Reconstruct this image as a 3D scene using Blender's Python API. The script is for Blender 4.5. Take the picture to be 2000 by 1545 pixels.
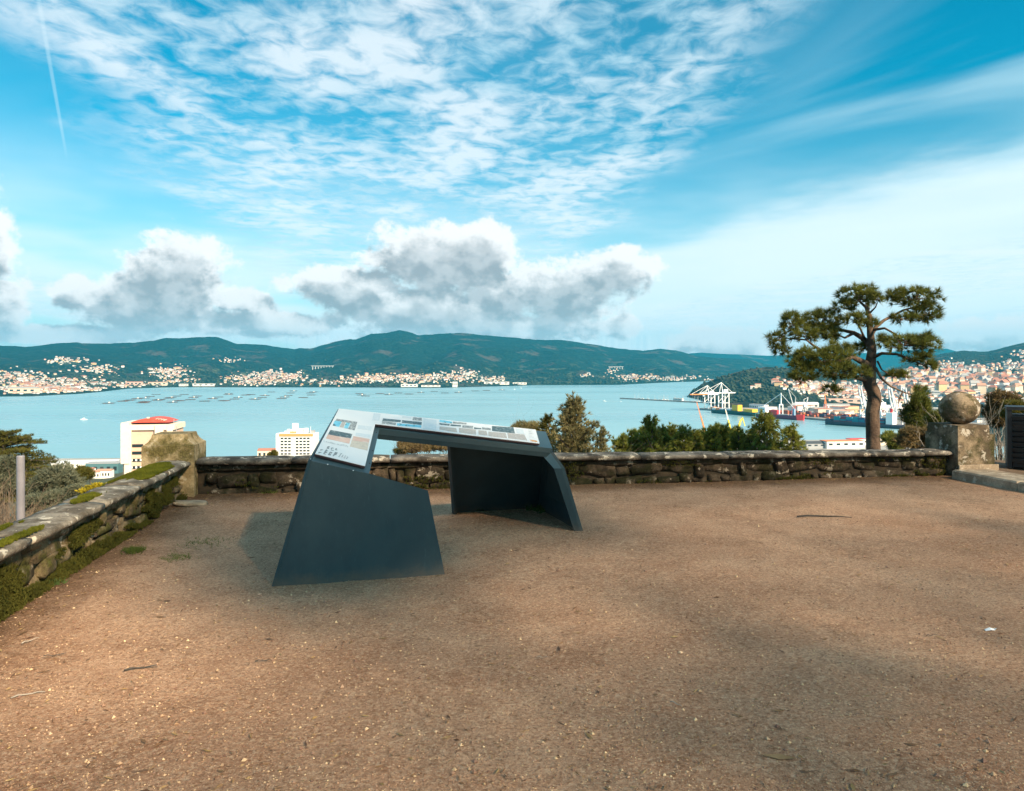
import bpy, math, random
import numpy as np
from mathutils import Vector
R = math.radians
random.seed(7)
rng = np.random.default_rng(11)
scene = bpy.context.scene
COL = scene.collection
for o in list(bpy.data.objects): bpy.data.objects.remove(o)

# ------------------------------------------------------------------ camera
EYE, FPX, HOR = 1.6, 1450.0, 714.0          # eye height (m), focal length and horizon row of the 2000 px frame
cd = bpy.data.cameras.new('camera'); cam = bpy.data.objects.new('camera', cd); COL.objects.link(cam)
cam.location = (0, 0, EYE); cam.rotation_euler = (R(90), 0, 0)
cd.sensor_width = 36; cd.lens = 36 * FPX / 2000; cd.shift_y = -(772.5 - HOR) / 2000
cd.clip_start = 0.05; cd.clip_end = 60000
scene.camera = cam
scene.view_settings.view_transform = 'Standard'; scene.view_settings.look = 'None'
scene.view_settings.gamma = 1; scene.view_settings.use_curve_mapping = False
scene.view_settings.exposure = 1.22
try:
    scene.cycles.volume_bounces = 0; scene.cycles.max_bounces = 4; scene.cycles.diffuse_bounces = 2; scene.cycles.glossy_bounces = 2; scene.cycles.transparent_max_bounces = 6
except Exception: pass

SUN_EL, SUN_AZ = R(33), R(180 - 42)          # azimuth clockwise from +Y: behind the camera, to the right
def sun_dir(): return Vector((math.sin(SUN_AZ) * math.cos(SUN_EL), math.cos(SUN_AZ) * math.cos(SUN_EL), math.sin(SUN_EL)))
sl = bpy.data.lights.new('sun', 'SUN'); so = bpy.data.objects.new('sun', sl); COL.objects.link(so)
sl.energy = 4.8; sl.angle = R(3.5); sl.color = (1.0, 0.77, 0.53)
so.rotation_euler = sun_dir().to_track_quat('Z', 'Y').to_euler()
so.location = (20, -20, 30)

# ------------------------------------------------------------------ node helper
class NT:
    def __init__(s, nt): s.nt = nt; s.n = nt.nodes; s.l = nt.links
    def set(s, sock, v):
        if isinstance(v, bpy.types.NodeSocket): s.l.new(v, sock)
        elif v is not None: sock.default_value = v
    def node(s, t, **kw):
        n = s.n.new(t)
        for k, v in kw.items(): setattr(n, k, v)
        return n
    def m(s, op, a, b=None, c=None, clamp=False):
        n = s.node('ShaderNodeMath', operation=op, use_clamp=clamp)
        for i, v in enumerate((a, b, c)):
            if v is not None: s.set(n.inputs[i], v)
        return n.outputs[0]
    def vm(s, op, a, b=None):
        n = s.node('ShaderNodeVectorMath', operation=op)
        s.set(n.inputs[0], a)
        if b is not None: s.set(n.inputs[3] if op == 'SCALE' else n.inputs[1], b)
        return n.outputs['Value'] if op in ('DOT_PRODUCT', 'LENGTH') else n.outputs[0]
    def noise(s, vec, scale, detail=4, rough=.55, out='Fac', dist=0, dim='3D'):
        n = s.node('ShaderNodeTexNoise', noise_dimensions=dim); s.set(n.inputs['Vector'], vec)
        n.inputs['Scale'].default_value = scale; n.inputs['Detail'].default_value = detail
        n.inputs['Roughness'].default_value = rough; n.inputs['Distortion'].default_value = dist
        return n.outputs[out]
    def ss(s, v, a, b, lo=0., hi=1.):
        n = s.node('ShaderNodeMapRange', interpolation_type='SMOOTHSTEP')
        for i, x in enumerate((v, a, b, lo, hi)): s.set(n.inputs[i], x)
        return n.outputs[0]
    def mix(s, f, a, b, mode='MIX'):
        n = s.node('ShaderNodeMix', data_type='RGBA', blend_type=mode)
        s.set(n.inputs[0], f)
        for i, v in ((6, a), (7, b)): s.set(n.inputs[i], (*v, 1) if isinstance(v, tuple) and len(v) == 3 else v)
        return n.outputs[2]
    def sep(s, v):
        n = s.node('ShaderNodeSeparateXYZ'); s.set(n.inputs[0], v); return n.outputs
    def comb(s, x, y, z=0.):
        n = s.node('ShaderNodeCombineXYZ')
        for i, v in enumerate((x, y, z)): s.set(n.inputs[i], v)
        return n.outputs[0]

# ------------------------------------------------------------------ sky with clouds
def azel(px, py):
    a = math.atan((px - 1000) / FPX); return a, math.atan((HOR - py) / FPX * math.cos(a))
CUMULUS = [(-45, 490, 95, 120), (-35, 580, 115, 70),
           (345, 530, 118, 78), (295, 590, 150, 74), (150, 572, 72, 34), (140, 655, 190, 22),
           (470, 585, 72, 30), (540, 632, 170, 30),
           (870, 505, 165, 78), (930, 490, 100, 58), (1075, 565, 175, 70), (1215, 532, 84, 46),
           (670, 562, 130, 46), (850, 610, 240, 62), (960, 640, 230, 40), (1215, 640, 38, 30),
           (1410, 668, 130, 34), (1930, 655, 130, 38)]
w = bpy.data.worlds.new('World'); scene.world = w; w.use_nodes = True
W = NT(w.node_tree); W.n.clear()
fg = bpy.data.node_groups.new('cloud_field', 'ShaderNodeTree')
fg.interface.new_socket('P', in_out='INPUT', socket_type='NodeSocketVector')
fg.interface.new_socket('Q', in_out='INPUT', socket_type='NodeSocketVector')
fg.interface.new_socket('D', in_out='OUTPUT', socket_type='NodeSocketFloat')
F = NT(fg); gi = F.node('NodeGroupInput'); go = F.node('NodeGroupOutput')
best = None
for (cx, cy, rx, ry) in CUMULUS:
    a, e = azel(cx, cy); k = math.cos(a) ** 2
    v = F.vm('MULTIPLY', F.vm('SUBTRACT', gi.outputs[0], (a, e, 0)), (FPX / rx / k, FPX / ry / math.cos(a), 0))
    val = F.m('SUBTRACT', 1.0, F.vm('LENGTH', v))
    best = val if best is None else F.m('SMOOTH_MAX', best, val, .2)
nz = F.m('SUBTRACT', F.noise(gi.outputs[1], 24, 8, .62, dim='2D'), .5)
nz2 = F.m('SUBTRACT', F.noise(gi.outputs[1], 9, 1, .5, dim='2D'), .5)
dd = F.m('MULTIPLY_ADD', nz, 1.35, F.m('MULTIPLY_ADD', nz2, .45, F.m('ADD', best, .10)))
F.l.new(dd, go.inputs[0])

dirv = W.node('ShaderNodeTexCoord').outputs['Generated']
x, y, z = W.sep(dirv)
az = W.m('ARCTAN2', x, y); el = W.m('ARCSINE', z)
azw = W.m('WRAP', az, math.pi / 4, -math.pi / 4)
def field(dx, dy):
    g = W.node('ShaderNodeGroup'); g.node_tree = fg
    W.l.new(W.comb(W.m('ADD', azw, dx), W.m('ADD', el, dy)), g.inputs[0])
    W.l.new(W.comb(W.m('ADD', az, dx), W.m('MULTIPLY', W.m('ADD', el, dy), 1.25)), g.inputs[1])
    return g.outputs[0]
d0, d1 = field(0, 0), field(.012, .024)
cum_a = W.ss(d0, .03, .36)
bil = W.noise(W.comb(az, W.m('MULTIPLY', el, 1.3)), 34, 3, .5, dim='2D')
lit = W.ss(W.m('MULTIPLY_ADD', bil, .45, d1), .72, .16)
cum_c = W.mix(lit, (2.5, 2.75, 2.95), (9.2, 8.9, 8.6))
cum_c = W.mix(W.ss(W.m('SUBTRACT', d0, d1), -.06, .45, 0., .55), cum_c, (5.2, 5.2, 5.2))
cum_c = W.mix(W.ss(bil, .65, .35, 0., .30), cum_c, (7.2, 7.2, 7.2))
cum_c = W.mix(W.ss(el, .08, .03, 0., .35), cum_c, (4.9, 5.5, 5.8))

sky = W.node('ShaderNodeTexSky', sky_type='NISHITA'); sky.sun_disc = False
sky.sun_elevation = SUN_EL; sky.sun_rotation = SUN_AZ; sky.altitude = 130
sky.air_density = 1.0; sky.dust_density = 1.2; sky.ozone_density = 2.0
skyc = W.mix(1.0, sky.outputs[0], (.01, .90, .95), 'MULTIPLY')
# flat cloud layers seen in plan: u to the right, v away
zi = W.m('DIVIDE', 1.0, W.m('MAXIMUM', z, .04))
u = W.m('MULTIPLY', x, zi); v = W.m('MULTIPLY', y, zi)
ac_p = W.comb(u, W.m('MULTIPLY', v, .85))
uw = W.m('WRAP', W.m('ADD', u, W.m('MULTIPLY_ADD', W.noise(ac_p, 1.1, 3, .6, dim='2D'), 0.8, -.40)), 2.7, -3.3)
ac_mask = W.m('MULTIPLY', W.ss(W.m('MULTIPLY_ADD', v, .2, uw), -1.3, -.8), W.ss(uw, .95, .40))
ac_b = W.noise(ac_p, 1.7, 1, .5, dim='2D')
ac_n = W.m('MULTIPLY_ADD', W.noise(ac_p, 8.5, 4, .55, dim='2D', dist=.3), .72, W.m('MULTIPLY', ac_b, .42))
ac = W.m('MULTIPLY', W.ss(ac_n, .38, .74), ac_mask)
ac = W.m('MULTIPLY', ac, W.ss(W.m('ABSOLUTE', v), 9., 3., .45, .80))
# cirrus streaks
ca, sa = math.cos(R(-62)), math.sin(R(-62))
cu = W.m('ADD', W.m('MULTIPLY', u, ca), W.m('MULTIPLY', v, sa)); cv = W.m('SUBTRACT', W.m('MULTIPLY', v, ca), W.m('MULTIPLY', u, sa))
ci_p = W.comb(W.m('MULTIPLY', cu, .40), W.m('MULTIPLY', cv, .95))
ci = W.ss(W.noise(ci_p, .75, 4, .5, dist=.7, dim='2D'), .40, .74, .0, .75)
veil = W.ss(el, .33, .04, 0., 1.)
veil2 = W.m('MULTIPLY', veil, W.ss(W.noise(W.comb(W.m('MULTIPLY', az, 2.2), W.m('MULTIPLY', el, 9)), 1.6, 3, .6, dim='2D'), .25, .62, .6, 1.))
# an old contrail, a thin line high on the left
k1 = W.m('ABSOLUTE', W.m('SUBTRACT', u, W.m("MULTIPLY_ADD", v, -.55, -.178)))
con = W.m('MULTIPLY', W.ss(k1, .010, .002, 0., .26), W.m('MULTIPLY', W.ss(v, 3.7, 3.1), W.ss(v, -2., .5)))
c = W.mix(veil2, skyc, (6.3, 7.0, 7.2))
c = W.mix(W.m('MULTIPLY', ci, W.ss(u, .7, 1.7, .14, .85)), c, (4.7, 6.3, 6.8))
sh = W.m('MULTIPLY_ADD', v, .5, W.m('MULTIPLY_ADD', W.noise(ac_p, 1.3, 5, .6, dim='2D'), 1.2, u))
sheet_ = W.m('MULTIPLY', W.ss(sh, 4.2, 5.4), W.ss(u, .5, 1.5))
c = W.mix(W.m('MULTIPLY', sheet_, .78), c, (5.9, 6.7, 6.9))
c = W.mix(con, c, (5, 6.6, 7))
c = W.mix(ac, c, W.mix(W.ss(ac_b, .3, .7), (3.6, 5.2, 6.0), (6.0, 6.5, 6.8)))
c = W.mix(W.m('MULTIPLY', cum_a, .96), c, cum_c)
c = W.mix(W.ss(z, .0, -.02), c, (2.2, 3., 3.2))
bg = W.node('ShaderNodeBackground'); W.l.new(c, bg.inputs[0]); bg.inputs[1].default_value = 0.070
W.l.new(bg.outputs[0], W.node('ShaderNodeOutputWorld').inputs[0])
w.cycles.sampling_method = 'MANUAL'; w.cycles.sample_map_resolution = 512

# ------------------------------------------------------------------ materials
MATS = {}
def mat(name, c1, c2=None, scale=5., rough=.8, bump=0., bscale=None, c3=None, s3=1., detail=6, metal=0., spec=.4, island=0., space='Object', lo=.35, hi=.68, bdist=.02):
    if name in MATS: return MATS[name]
    m = bpy.data.materials.new(name); m.use_nodes = True; N = NT(m.node_tree)
    b = N.n['Principled BSDF']; b.inputs['Roughness'].default_value = rough; b.inputs['Metallic'].default_value = metal
    b.inputs['Specular IOR Level'].default_value = spec
    vec = N.node('ShaderNodeTexCoord').outputs['Object'] if space == 'Object' else N.node('ShaderNodeNewGeometry').outputs['Position']
    if c2 is None: col = (*c1, 1)
    else:
        col = N.mix(N.ss(N.noise(vec, scale, detail, .6), lo, hi), c1, c2)
        if c3 is not None: col = N.mix(N.ss(N.noise(N.vm('ADD', vec, (7.3, 2.1, 4.4)), s3, 7, .65), .52, .62), col, c3)
    if island > 0:
        ri = N.node('ShaderNodeNewGeometry').outputs['Random Per Island']
        h = N.node('ShaderNodeHueSaturation'); N.set(h.inputs['Value'], N.m('MULTIPLY_ADD', ri, island, 1 - island / 2))
        N.set(h.inputs['Hue'], N.m('MULTIPLY_ADD', ri, .04, .48)); N.set(h.inputs['Color'], col); col = h.outputs[0]
    N.set(b.inputs['Base Color'], col)
    if bump:
        bn = N.node('ShaderNodeBump'); bn.inputs['Strength'].default_value = bump; bn.inputs['Distance'].default_value = bdist
        N.set(bn.inputs['Height'], N.noise(vec, bscale or scale * 4, 8, .65)); N.l.new(bn.outputs[0], b.inputs['Normal'])
    MATS[name] = m; return m

# ------------------------------------------------------------------ mesh helpers
def tag(o, label=None, cat=None, group=None, kind=None):
    if label: o['label'] = label
    if cat: o['category'] = cat
    if group: o['group'] = group
    if kind: o['kind'] = kind
    return o
def link(name, me, parent=None):
    o = bpy.data.objects.new(name, me); COL.objects.link(o)
    if parent is not None: o.parent = parent
    return o
def empty(name, loc=(0, 0, 0), rz=0, label=None, cat=None, group=None):
    o = bpy.data.objects.new(name, None); COL.objects.link(o); o.location = loc; o.rotation_euler = (0, 0, rz)
    o.empty_display_size = .2
    return tag(o, label, cat, group)
def copy_tree(o, parent=None):
    c = o.copy(); COL.objects.link(c); c.parent = parent
    for ch in list(o.children): copy_tree(ch, c)
    return c
def np_mesh(name, V, Fa, mats, smooth=False, midx=None):
    V = np.asarray(V, np.float32).reshape(-1, 3); Fa = np.asarray(Fa, np.int32); k = Fa.shape[1]; nf = len(Fa)
    me = bpy.data.meshes.new(name)
    me.vertices.add(len(V)); me.vertices.foreach_set('co', V.ravel())
    me.loops.add(nf * k); me.loops.foreach_set('vertex_index', Fa.ravel())
    me.polygons.add(nf); me.polygons.foreach_set('loop_start', np.arange(0, nf * k, k, dtype=np.int32))
    for m in (mats if isinstance(mats, (list, tuple)) else [mats]): me.materials.append(m)
    if midx is not None: me.polygons.foreach_set('material_index', np.asarray(midx, np.int32))
    me.polygons.foreach_set('use_smooth', np.full(nf, smooth))
    me.update(calc_edges=True); me.validate(); return me
class MB:
    def __init__(s): s.v = []; s.f = []; s.mi = []; s.cur = 0
    def add(s, vs, fs):
        n = len(s.v); s.v += [tuple(p) for p in vs]
        for f in fs: s.f.append([i + n for i in f]); s.mi.append(s.cur)
        return s
    def hexa(s, b, t):          # 4 bottom, 4 top points counter-clockwise
        return s.add(list(b) + list(t), [(3, 2, 1, 0), (4, 5, 6, 7), (0, 1, 5, 4), (1, 2, 6, 5), (2, 3, 7, 6), (3, 0, 4, 7)])
    def box(s, c, d, rz=0):
        x, y, z = c; a, b, h = d[0] / 2, d[1] / 2, d[2] / 2; cs, sn = math.cos(rz), math.sin(rz)
        q = [(x + cs * i - sn * j, y + sn * i + cs * j) for i, j in ((-a, -b), (a, -b), (a, b), (-a, b))]
        return s.hexa([(i, j, z - h) for i, j in q], [(i, j, z + h) for i, j in q])
    def bar(s, p, q, w, h=None):
        p, q = Vector(p), Vector(q); d = (q - p).normalized(); h = h or w
        up = Vector((0, 0, 1)) if abs(d.z) < .95 else Vector((0, 1, 0))
        r = d.cross(up).normalized() * (w / 2); u = r.normalized().cross(d) * (h / 2)
        return s.hexa([p - r - u, p + r - u, p + r + u, p - r + u][::-1], [q - r - u, q + r - u, q + r + u, q - r + u][::-1])
    def tube(s, pts, rad, n=6, cap=True):
        pts = [Vector(p) for p in pts]; rings = []; last = None
        for i, p in enumerate(pts):
            d = (pts[min(i + 1, len(pts) - 1)] - pts[max(i - 1, 0)]).normalized()
            a = last if last is not None else (Vector((1, 0, 0)) if abs(d.x) < .9 else Vector((0, 1, 0)))
            a = (a - d * a.dot(d)).normalized(); b = d.cross(a); last = a
            r = rad[i] if hasattr(rad, '__len__') else rad
            rings.append([p + (a * math.cos(2 * math.pi * k / n) + b * math.sin(2 * math.pi * k / n)) * r for k in range(n)])
        vs = [q for g in rings for q in g]; fs = []
        for i in range(len(rings) - 1):
            for k in range(n): fs.append((i * n + k, i * n + (k + 1) % n, (i + 1) * n + (k + 1) % n, (i + 1) * n + k))
        if cap: fs += [tuple(range(n))[::-1], tuple((len(rings) - 1) * n + k for k in range(n))]
        return s.add(vs, fs)
    def prism(s, poly, z0, z1):
        n = len(poly)
        z0f = z0 if callable(z0) else (lambda i: z0)
        return s.add([(p[0], p[1], z0) for p in poly] + [(p[0], p[1], z1) for p in poly],
                     [tuple(range(n))[::-1], tuple(range(n, 2 * n))] + [(i, (i + 1) % n, n + (i + 1) % n, n + i) for i in range(n)])
    def plate(s, pts, nrm, t):     # planar polygon extruded by -nrm*t
        n = len(pts); nrm = Vector(nrm).normalized()
        return s.add([Vector(p) for p in pts] + [Vector(p) - nrm * t for p in pts],
                     [tuple(range(n)), tuple(range(n, 2 * n))[::-1]] + [(i, n + i, n + (i + 1) % n, (i + 1) % n) for i in range(n)])
    def build(s, name, mats, parent=None, smooth=False, mesh_only=False):
        me = bpy.data.meshes.new(name); me.from_pydata(s.v, [], s.f)
        for m in (mats if isinstance(mats, (list, tuple)) else [mats]): me.materials.append(m)
        me.polygons.foreach_set('material_index', s.mi)
        if smooth: me.polygons.foreach_set('use_smooth', [True] * len(s.f))
        me.update()
        return me if mesh_only else link(name, me, parent)
def fix_normals(o):
    import bmesh
    bm = bmesh.new(); bm.from_mesh(o.data); bmesh.ops.recalc_face_normals(bm, faces=bm.faces); bm.to_mesh(o.data); bm.free(); return o
def wp(x, y, D):                 # the point at distance D that lies in direction (x, y) of the surveyed panorama
    return Vector(((x - 1000) / FPX * D, D, EYE - (y - HOR) / FPX * D))
# value noise
def _h(i, j, s):
    n = (i.astype(np.int64) * 374761393 + j.astype(np.int64) * 668265263 + s * 974634777) & 0xffffffff
    n = ((n ^ (n >> 13)) * 1274126177) & 0xffffffff
    return ((n ^ (n >> 16)) & 0xffff) / 65535.0
def vnoise(x, y, s=0):
    i, j = np.floor(x), np.floor(y); fx, fy = x - i, y - j; fx = fx * fx * (3 - 2 * fx); fy = fy * fy * (3 - 2 * fy)
    return (_h(i, j, s) * (1 - fx) + _h(i + 1, j, s) * fx) * (1 - fy) + (_h(i, j + 1, s) * (1 - fx) + _h(i + 1, j + 1, s) * fx) * fy
def fbm(x, y, o=5, s=0, g=.5):
    t = 0; a = 1; n = 0
    for k in range(o): t = t + a * vnoise(x * 2 ** k, y * 2 ** k, s + k); n += a; a *= g
    return t / n
def grid_faces(nr, nc):
    i = np.arange(nr - 1)[:, None] * nc + np.arange(nc - 1)[None, :]; i = i.ravel()
    return np.stack([i, i + 1, i + nc + 1, i + nc], 1)

# terrace frame: U along the back wall, V away from the camera
TH = R(9.4); CT, ST = math.cos(TH), math.sin(TH)
def loc(U, V, z=0): return Vector((U * CT - V * ST, U * ST + V * CT, z))
def toUV(x, y): return x * CT + y * ST, -x * ST + y * CT
SEA = -125.4
# ================================================================== SETTING
# ---- sea
def sea_material():
    m = bpy.data.materials.new('sea_water'); m.use_nodes = True; N = NT(m.node_tree); b = N.n['Principled BSDF']
    pos = N.node('ShaderNodeNewGeometry').outputs['Position']
    px_, py_, _ = N.sep(pos)
    st = N.noise(N.comb(N.m('MULTIPLY', px_, .0011), N.m('MULTIPLY', py_, .006)), 1.0, 6, .6)
    st2 = N.noise(N.comb(N.m('MULTIPLY', px_, .00035), N.m('MULTIPLY', py_, .0012)), 1.0, 4, .5)
    N.set(b.inputs['Base Color'], N.mix(N.ss(st2, .35, .65), (.18, .355, .425), (.235, .415, .485)))
    N.set(b.inputs['Roughness'], N.ss(N.m('MULTIPLY_ADD', st2, .5, N.m('MULTIPLY', st, .5)), .36, .62, .20, .40))
    b.inputs['IOR'].default_value = 1.33; b.inputs['Specular IOR Level'].default_value = .5
    bn = N.node('ShaderNodeBump'); bn.inputs['Strength'].default_value = .35; bn.inputs['Distance'].default_value = .6
    N.set(bn.inputs['Height'], N.noise(N.vm('MULTIPLY', pos, (.05, .12, .1)), 1.0, 8, .7)); N.l.new(bn.outputs[0], b.inputs['Normal'])
    return m
s = 12500
o = MB().add([(-s, -300, SEA), (s, -300, SEA), (s, s, SEA), (-s, s, SEA)], [(0, 1, 2, 3)]).build('sea', sea_material()); tag(o, kind='structure')

# ---- land across the bay: a real height field, columns along bearings
def forest_material(name, dark, light, heath, field, s=.004, ft=.60):
    m = bpy.data.materials.new(name); m.use_nodes = True; N = NT(m.node_tree); b = N.n['Principled BSDF']
    b.inputs['Roughness'].default_value = .95; b.inputs['Specular IOR Level'].default_value = .1
    pos = N.node('ShaderNodeNewGeometry').outputs['Position']
    c = N.mix(N.ss(N.noise(pos, s * 9, 6, .7), .35, .7), dark, light)
    c = N.mix(N.ss(N.noise(pos, s * .9, 6, .62), .55, .66), c, heath)
    hgt = N.sep(pos)[2]
    c = N.mix(N.m('MULTIPLY', N.ss(N.noise(N.vm('ADD', pos, (900, 0, 0)), s * 2.2, 5, .6), ft - .06, ft + .05), N.ss(hgt, 90, -40)), c, field)
    N.set(b.inputs['Base Color'], c)
    bn = N.node('ShaderNodeBump'); bn.inputs['Strength'].default_value = 1.; bn.inputs['Distance'].default_value = 30
    N.set(bn.inputs['Height'], N.noise(pos, s * 11, 7, .7)); N.l.new(bn.outputs[0], b.inputs['Normal'])
    return m
class Land:
    def __init__(s, name, xs, coast, ridge, sky, power, spur, seed, mat_, smax=1.25, rows=130, flat=0.):
        s.xs = xs; s.Dc = coast(xs); s.Dr = ridge(xs); s.sy = sky(xs); nc, nr = len(xs), rows
        t = np.linspace(0, smax, nr)[:, None]; D = s.Dc[None] + (s.Dr - s.Dc)[None] * t
        zr = EYE - (s.sy - HOR) / FPX * s.Dr
        X = (xs[None] - 1000) / FPX * D; tt = np.clip((t - flat) / (1 - flat), 0, 1)
        over = np.clip(t - 1, 0, 1)
        z = SEA + (zr - SEA)[None] * (tt ** power) * (1 - over * 1.6)
        rid = 1 - np.abs(fbm(X / 900, D / 1500, 5, seed) * 2 - 1)
        rid2 = fbm(X / 420, D / 520, 5, seed + 20) - .5
        amp = np.clip((zr - SEA), 20, 600)[None]
        z = z + spur * amp * ((rid - .55) * 1.3 + rid2 * .6) * np.clip(tt * 4, 0, 1) * np.clip((1.02 - tt) * 3.2, .12, 1)
        z = np.maximum(z, SEA + 2.0 + 0 * D)
        ang = (z - EYE) / D; mx = ang.max(0); tgt = (HOR - s.sy) / FPX         # keep the measured skyline
        for k in range(3):
            low = z - SEA; need = (EYE + tgt * D[np.argmax(ang, 0), np.arange(nc)] - SEA) / low[np.argmax(ang, 0), np.arange(nc)]
            blend = np.clip(tt * 2.2, 0, 1); z = SEA + low * (1 + (np.clip(need, .3, 3.)[None] - 1) * blend); ang = (z - EYE) / D
        z = z + (fbm(X / 60, D / 60, 3, seed + 40) - .5) * np.clip(tt * 10, 0, 1) * 12
        z[0] = SEA - 3
        s.D, s.X, s.z = D, X, z
        s.py = HOR - (z - EYE) / D * FPX; s.vis = np.minimum.accumulate(s.py, 0)
        s.o = link(name, np_mesh(name, np.stack([X, D, z], -1), grid_faces(nr, nc), mat_, True)); tag(s.o, kind='structure')
    def find(s, x, y):               # the ground point that shows at (x, y)
        k = int(np.clip(np.searchsorted(s.xs, x), 1, len(s.xs) - 1)); f = (x - s.xs[k - 1]) / (s.xs[k] - s.xs[k - 1])
        col = s.vis[:, k]; r = np.nonzero(col <= y)[0]
        if len(r) == 0 or r[0] == 0: return None
        r = r[0]; g = (col[r - 1] - y) / max(col[r - 1] - col[r], 1e-6)
        D = s.D[r - 1, k] * (1 - g) + s.D[r, k] * g; z = s.z[r - 1, k] * (1 - g) + s.z[r, k] * g
        return Vector(((x - 1000) / FPX * D, D, z))
def pl(pts):
    a = np.array(pts, float); return lambda x: np.interp(x, a[:, 0], a[:, 1])
def depth_of(row): return (EYE - SEA) * FPX / (row - HOR)
SKY_M = [(-1400, 690), (-700, 668), (-300, 672), (0, 674.5), (50, 677), (82, 674), (112, 670), (150, 669), (162, 671), (212, 671), (262, 669), (300, 665), (325, 659.5), (350, 661), (375, 659), (422, 657), (450, 667), (462, 671), (500, 673), (517, 674), (555, 679), (575, 682.5), (585, 680), (610, 680), (655, 667), (687, 662), (692, 664), (725, 652), (755, 650), (780, 645), (797, 648), (817, 655), (855, 652), (900, 650), (942, 654), (960, 656), (1010, 660), (1060, 664), (1097, 664), (1160, 673), (1210, 681), (1255, 685), (1292, 681), (1322, 685), (1360, 695), (1397, 699), (1422, 700), (1460, 701), (1500, 712), (1560, 722), (1620, 730)]
COAST_M = [(x, depth_of(r)) for x, r in ((-700, 790), (-200, 778), (0, 775), (62, 774.5), (150, 770), (195, 766), (250, 759.5), (340, 756.5), (700, 757), (850, 758), (1000, 754), (1040, 752.5), (1210, 752), (1310, 747), (1370, 745), (1620, 738))]
fm = forest_material('bay_forest', (.005, .022, .021), (.022, .052, .036), (.085, .075, .062), (.09, .11, .065))
bay = Land('far_shore_hills', np.arange(-1400, 1621, 5.), pl(COAST_M), pl([(-700, 6200), (0, 6300), (300, 6800), (575, 7600), (800, 7600), (1100, 7900), (1300, 8400), (1620, 9000)]), pl(SKY_M), 1.75, .34, 3, fm, flat=.03)
# ---- far blue range at the head of the inlet
far = Land('distant_mountains', np.arange(1180, 2301, 10.), pl([(1180, 11000), (2300, 11000)]), pl([(1180, 12000), (2300, 12000)]),
           pl([(1180, 700), (1300, 696), (1350, 690), (1370, 689), (1435, 692), (1500, 695), (1560, 692), (1640, 688), (1700, 690), (1780, 684), (1830, 680), (1850, 681), (1880, 690), (2000, 690), (2300, 690)]), 1.0, .12, 9, fm, rows=30, smax=1.05)
# ---- town hill on the right with the wooded headland
cm = forest_material('town_hill', (.012, .024, .016), (.044, .062, .034), (.12, .095, .066), (.12, .125, .08), .007)
COAST_C = [(1342, 2990), (1352, 2900), (1366, 2760), (1380, 2480), (1400, 2230), (1480, 2050), (1600, 1900), (1700, 1820), (1765, 1600), (1800, 1250), (1900, 1150), (2500, 1050), (5200, 700)]
SKY_C = [(1342, 776), (1350, 764), (1370, 751), (1385, 745), (1400, 740), (1430, 728), (1460, 720), (1500, 716), (1545, 718), (1600, 726), (1650, 733), (1700, 732), (1744, 721), (1793, 702), (1850, 689), (1885, 685), (1929, 687), (1954, 680), (2000, 668), (2100, 650), (2500, 640), (3200, 655), (4200, 690), (5200, 712)]
town = Land('town_hills', np.concatenate([np.arange(1342, 1400, 3.), np.arange(1400, 2501, 5.), np.arange(2520, 5201, 20.)]), pl(COAST_C), pl([(1342, 3080), (1400, 3000), (1560, 2950), (1640, 4200), (1750, 5400), (2500, 5600), (5200, 3600)]), pl(SKY_C), 1.45, .13, 21, cm, flat=.10)

# ---- our own hillside, falling from the terrace to the near shore
EX = [0, 5, 20, 40, 90, 240, 440, 690, 890, 1120]; EZ = [-.9, -2.8, -8.5, -15, -33, -63, -88, -108, -118, -121.6]
def hill_e(x, y):
    U = x * CT + y * ST; V = -x * ST + y * CT
    return np.maximum(np.maximum(-2.72 - U, V - 9.97), 0)
def hill_z(x, y): return np.interp(hill_e(x, y), EX, EZ)
xs = np.linspace(R(-80), R(52), 140); Ds = np.concatenate([np.linspace(2.5, 12, 20), np.geomspace(12.4, 930, 70)])
A, Dg = np.meshgrid(xs, Ds); X = np.sin(A) * Dg / np.cos(np.minimum(np.abs(A), R(45))) ; Y = np.cos(A) * Dg / np.cos(np.minimum(np.abs(A), R(45)))
Z = hill_z(X, Y); e_ = hill_e(X, Y); Z = Z + (fbm(X / 6, Y / 6, 4, 5) - .5) * np.clip(e_ / 10, 0, 1) * np.clip(e_ * .05, 0, 5)
hm = mat('hillside_scrub', (.035, .045, .018), (.075, .065, .035), .35, .95, .8, 2.5, (.05, .075, .02), .12, space='W')
tag(link('hillside', np_mesh('hillside', np.stack([X, Y, Z], -1), grid_faces(len(Ds), len(xs)), hm, True)), kind='structure')
# near shore quay apron
def along(x0, r0, x1, r1): return wp(x0, r0, depth_of(r0)), wp(x1, r1, depth_of(r1))
concrete = mat('quay_concrete', (.30, .29, .27), (.38, .37, .34), .03, .9, space='W')
q = [wp(-150, 902, depth_of(902)), wp(240, 900, depth_of(900)), wp(420, 906, depth_of(906)), wp(560, 900, depth_of(900)), wp(700, 900, depth_of(900)), wp(1200, 893, depth_of(893)), wp(1280, 866, depth_of(866)), wp(1300, 849, depth_of(849)), wp(1470, 851, depth_of(851)), wp(1500, 864, depth_of(864)), wp(1700, 862, depth_of(862)), wp(1800, 848, depth_of(848))]
back = [Vector((p.x * .78, p.y * .78, 0)) for p in q][::-1]
o = MB().prism([(p.x, p.y) for p in q + back], SEA - 2, SEA + 3.6).build('near_quay', concrete); fix_normals(o); tag(o, kind='structure')
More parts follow.
